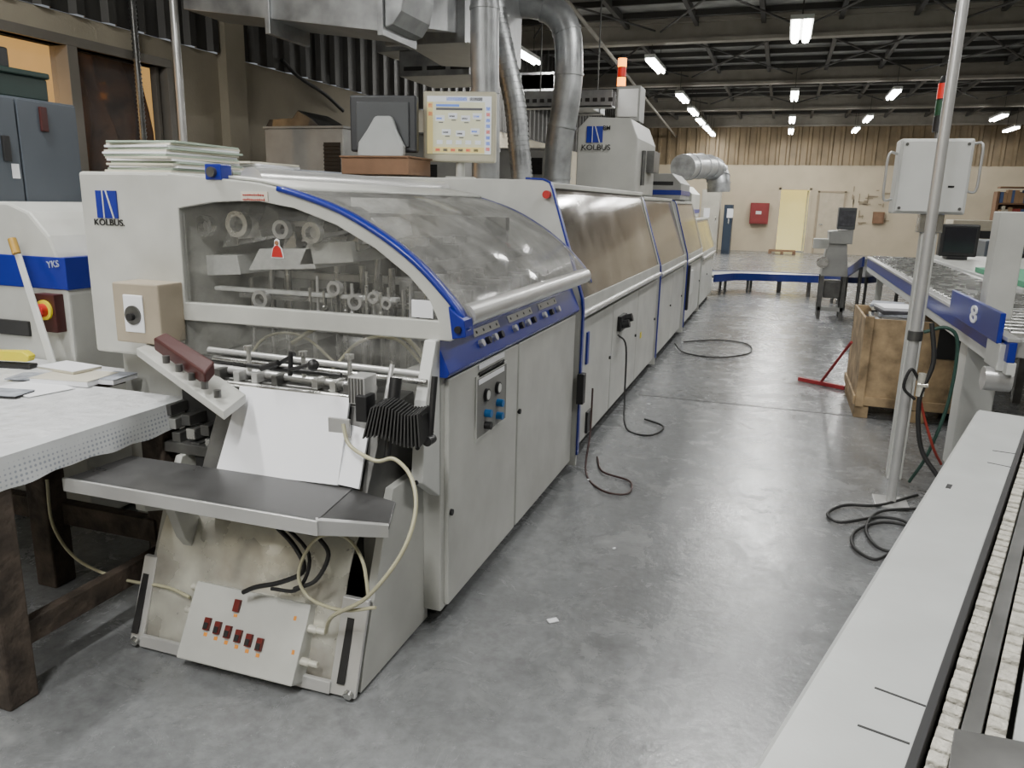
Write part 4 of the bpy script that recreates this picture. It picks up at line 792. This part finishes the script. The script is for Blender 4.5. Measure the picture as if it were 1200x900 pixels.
tag(build(B().tube([Z(1075,580),Z(1030,592),Z(990,592),Z(970,602),Z(985,612),Z(1030,606),Z(1062,612),Z(1068,632),Z(1040,650),Z(1022,655),Z(1000,640),Z(1003,622),Z(1035,612),Z(1070,620),Z(1060,645),Z(1030,642),Z(1015,620),Z(1030,600),Z(1075,596)],.008),'power_cable',rubber,None,0),'thick black cable coiled on the floor at the pole base','cable')
for i,(px,py,s) in enumerate(((648,724,.04),(162,655,.06),(760,472,.03),(690,560,.02),(720,640,.015))):
    c=Z(px,py); c.z=.002; rz=random.random()*3; tag(build(B().box(-s/2,s/2,-s/3,s/3,0,.004,Matrix.Translation(c)@Matrix.Rotation(rz,4,'Z')),'paper_scrap',paper,None,0),('white paper scrap on the bare floor right of the feeder','paper scrap on the floor under the wrapped table','tiny scrap on the floor joint of the aisle','tiny scrap beside the looped hose','tiny scrap on the aisle floor beside the cabinet')[i],'paper scrap')
a=P(750,463,'z',0); struct(B().box(-1.0,XR,a.y,a.y+.02,0,.0015),'trim_201',M('floor_joint',(.05,.05,.05),.8)); struct(B().box(-1.0,XR,11.5,11.52,0,.0015),'trim_202',M('floor_joint_far',(.06,.06,.06),.8))
# ---------------------------------------------------------------- far end
e=E('curved_conveyor','low curved blue conveyor crossing the aisle at the far end of the machine','conveyor',(-.2,15.3,0))
cen=cat([Vector(p) for p in ((-1.3,14.1,.36),(-.9,15.0,.34),(-.2,15.5,.32),(.5,15.3,.34),(1.1,14.4,.42),(1.3,13.2,.60),(1.4,11.6,.90))],8)
def ribbon(cen,w0,w1,z0,z1):
    b=B(); v=[]; m=len(cen)
    for i,p in enumerate(cen):
        d=(cen[min(i+1,m-1)]-cen[max(i-1,0)]); d.z=0; d.normalize(); n=Vector((d.y,-d.x,0))
        for w,z in ((w0,z0),(w1,z0),(w1,z1),(w0,z1)): v.append(p+n*w+Vector((0,0,z)))
    b.add(v,[(i*4+j,i*4+(j+1)%4,(i+1)*4+(j+1)%4,(i+1)*4+j) for i in range(m-1) for j in range(4)]+[(0,1,2,3),((m-1)*4,(m-1)*4+1,(m-1)*4+2,(m-1)*4+3)]); return b
blued=M('dark_blue_enamel',(.008,.018,.13),.4)
build(ribbon(cen,-.28,.28,0,.02),'belt',silver,e,0); build(ribbon(cen,.28,.31,-.10,.03),'blue_side',blued,e,0); build(ribbon(cen,-.31,-.28,-.10,.03),'blue_side',blued,e,0)
for p in cen[4::6]:
    for s in (-.25,.25): build(B().cyl((p.x+s,p.y,0),(p.x+s,p.y,p.z),.025),'leg',steeld,e,0)
dkg=M('dark_grey_head',(.07,.075,.08),.4)
e=E('stitching_head','small grey upright machine with dark screen head beside the far conveyor','machine',(.75,12.0,0))
build(B().prism([(.60,.62),(.96,.62),(.93,.85),(.90,1.08),(.66,1.08),(.62,.85)],'y',11.9,12.4),'body',greyd,e,.01)
for x in (.60,.90):
    for y in (11.92,12.32): BX('leg',steeld,e,x,x+.05,y,y+.05,0,.62)
BX('foot_beam',greyd,e,.60,.95,11.92,11.98,.12,.18); BX('motor',steeld,e,.66,.90,12.0,12.3,.30,.55,.02)
build(B().prism([(.66,1.08),(.96,1.08),(.96,1.28),(.64,1.25)],'y',11.85,12.3),'head',greyd,e,.01)
BX('screen_box',dkg,e,.74,.97,11.85,12.1,1.28,1.58,.01); BX('screen',dkp,e,.76,.95,11.84,11.85,1.33,1.54)
build(B().cyl((.60,11.88,.82),(.60,11.82,.82),.08),'hand_wheel',steel,e,0); BX('side_arm',grey,e,.46,.66,11.95,12.15,1.0,1.14)
for (px0,px1,pt,y,m,lb) in ((818,845,222,27.5,M('beige_cabinet_paint',(.46,.44,.38),.5),'beige tall cabinet at the far wall beside the machine end'),(845,859,240,27.3,M('navy_cabinet_paint',(.02,.035,.06),.5),'narrow dark cabinet at the far wall')):
    a=Y(px0,290,y); b_=Y(px1,pt,y); e=E('tall_cabinet',lb,'cabinet',((a.x+b_.x)/2,y+.3,0)); BX('body',m,e,a.x,b_.x,y,y+.6,0,b_.z); BX('door',m,e,a.x+.03,b_.x-.03,y-.02,y,.1,b_.z-.05); BX('handle',steel,e,b_.x-.12,b_.x-.08,y-.04,y-.02,1.0,1.2); BX('notice',paper,e,a.x+.1,a.x+.3,y-.025,y-.02,1.2,1.5)
a=Y(878,262,29.9); b_=Y(902,238,29.9); e=E('fire_hose_cabinet','red square fire cabinet on the far wall left of the lit doorway','fire cabinet',((a.x+b_.x)/2,29.9,a.z)); fr_=M('dull_fire_red',(.20,.02,.02),.5)
BX('case',fr_,e,a.x,b_.x,29.75,29.98,a.z,b_.z); BX('door',fr_,e,a.x+.04,b_.x-.04,29.73,29.75,a.z+.04,b_.z-.04); BX('window',white,e,a.x+.2,b_.x-.25,29.72,29.73,(a.z+b_.z)/2-.03,(a.z+b_.z)/2+.08)
e=E('wooden_pallet','small wooden pallet on the floor in front of the lit doorway','pallet',(.1,28.9,0))
for i in range(3): BX('slat',board,e,-.35,.55,28.6+.3*i,28.75+.3*i,.08,.12)
for x in (-.35,.05,.45): BX('runner',board,e,x,x+.1,28.6,29.35,0,.08)
ink=M('faded_wall_ink',(.28,.23,.16),.9)
b=B()
for i in range(26):
    q0=Y(998+random.random()*38,222+random.random()*42,29.97); l_=.08+.25*random.random()
    if i%2: b.box(q0.x,q0.x+l_,29.965,29.98,q0.z,q0.z+.03)
    else: b.box(q0.x,q0.x+.03,29.965,29.98,q0.z,q0.z+l_)
tag(build(b,'wall_marks',ink,None,0),'faded scribbled marks on the far wall right of the door','wall marks')
a=Y(1022,262,29.9); e=E('wall_switch_box','small brown electrical box on the far wall under the scribbles','switch box',a); BX('case',board,e,a.x,a.x+.35,29.85,30,a.z,a.z+.4); BX('cover',board,e,a.x+.03,a.x+.32,29.83,29.85,a.z+.03,a.z+.37)
# bookshelf
a=Y(1157,300,24); b_=Y(1215,225,24)
e=E('bookshelf','brown wooden bookshelf full of books at the far right','bookshelf',((a.x+b_.x)/2,24.2,0))
build(B().box(a.x,a.x+.06,24,24.4,0,b_.z).box(b_.x-.06,b_.x,24,24.4,0,b_.z).box(a.x,b_.x,24.38,24.4,0,b_.z),'frame',board,e)
nz=[.1+.42*i for i in range(6)]
for z in nz: BX('shelf',board,e,a.x+.06,b_.x-.06,24,24.38,z,z+.04)
bkm=[M('book_tan',(.35,.22,.12),.7),M('book_blue',(.08,.12,.25),.7),M('book_red',(.3,.05,.04),.7),M('book_cream',(.5,.45,.35),.7)]
row=['fourth','third','second','first']
for r_,z in enumerate(nz[1:5]):
    x=a.x+.08; i=0
    while x<b_.x-.16 and i<14:
        w_=random.uniform(.06,.11); h_=random.uniform(.24,.34); mi=random.randrange(4)
        o=BX('book',bkm[mi],None,x,x+w_,24.02,24.25,z+.042,z+.04+h_,0); tag(o,'%s spined book in the %s row from the top of the far bookshelf'%(('tan','blue','red','cream')[mi],row[r_]),'book','books on the far shelf'); x+=w_+.004; i+=1
c=Y(1120,298,11.5); e=E('dark_monitor','dark box monitor standing on the sorting table at the right','monitor',(c.x,11.6,.952)); build(B().prism([(c.x-.22,.99),(c.x+.22,.99),(c.x+.22,1.40),(c.x-.22,1.40)],'y',11.4,11.6),'casing',black,e,.02); BX('screen',M('dark_glass',(.02,.02,.025),.1),e,c.x-.18,c.x+.18,11.39,11.40,1.04,1.36); BX('foot',black,e,c.x-.12,c.x+.12,11.4,11.7,.952,.99)
for i,(px,y,w_,h_) in enumerate(((1150,18,1.2,1.4),(1185,15,.8,1.1))):
    c=Y(px,300,y); e=E('machine_cabinet',('beige far machine cabinet behind the steel pole','dark far machine at the right edge behind the sorting table')[i],'machine',(c.x,y,0)); m=(cream,lockM)[i]; BX('body',m,e,c.x-w_/2,c.x+w_/2,y,y+.8,0,h_,.02); BX('door',m,e,c.x-w_/2+.06,c.x+w_/2-.06,y-.02,y,.1,h_-.15); BX('control_panel',black,e,c.x-.2,c.x+.2,y-.03,y-.02,h_-.35,h_-.2)
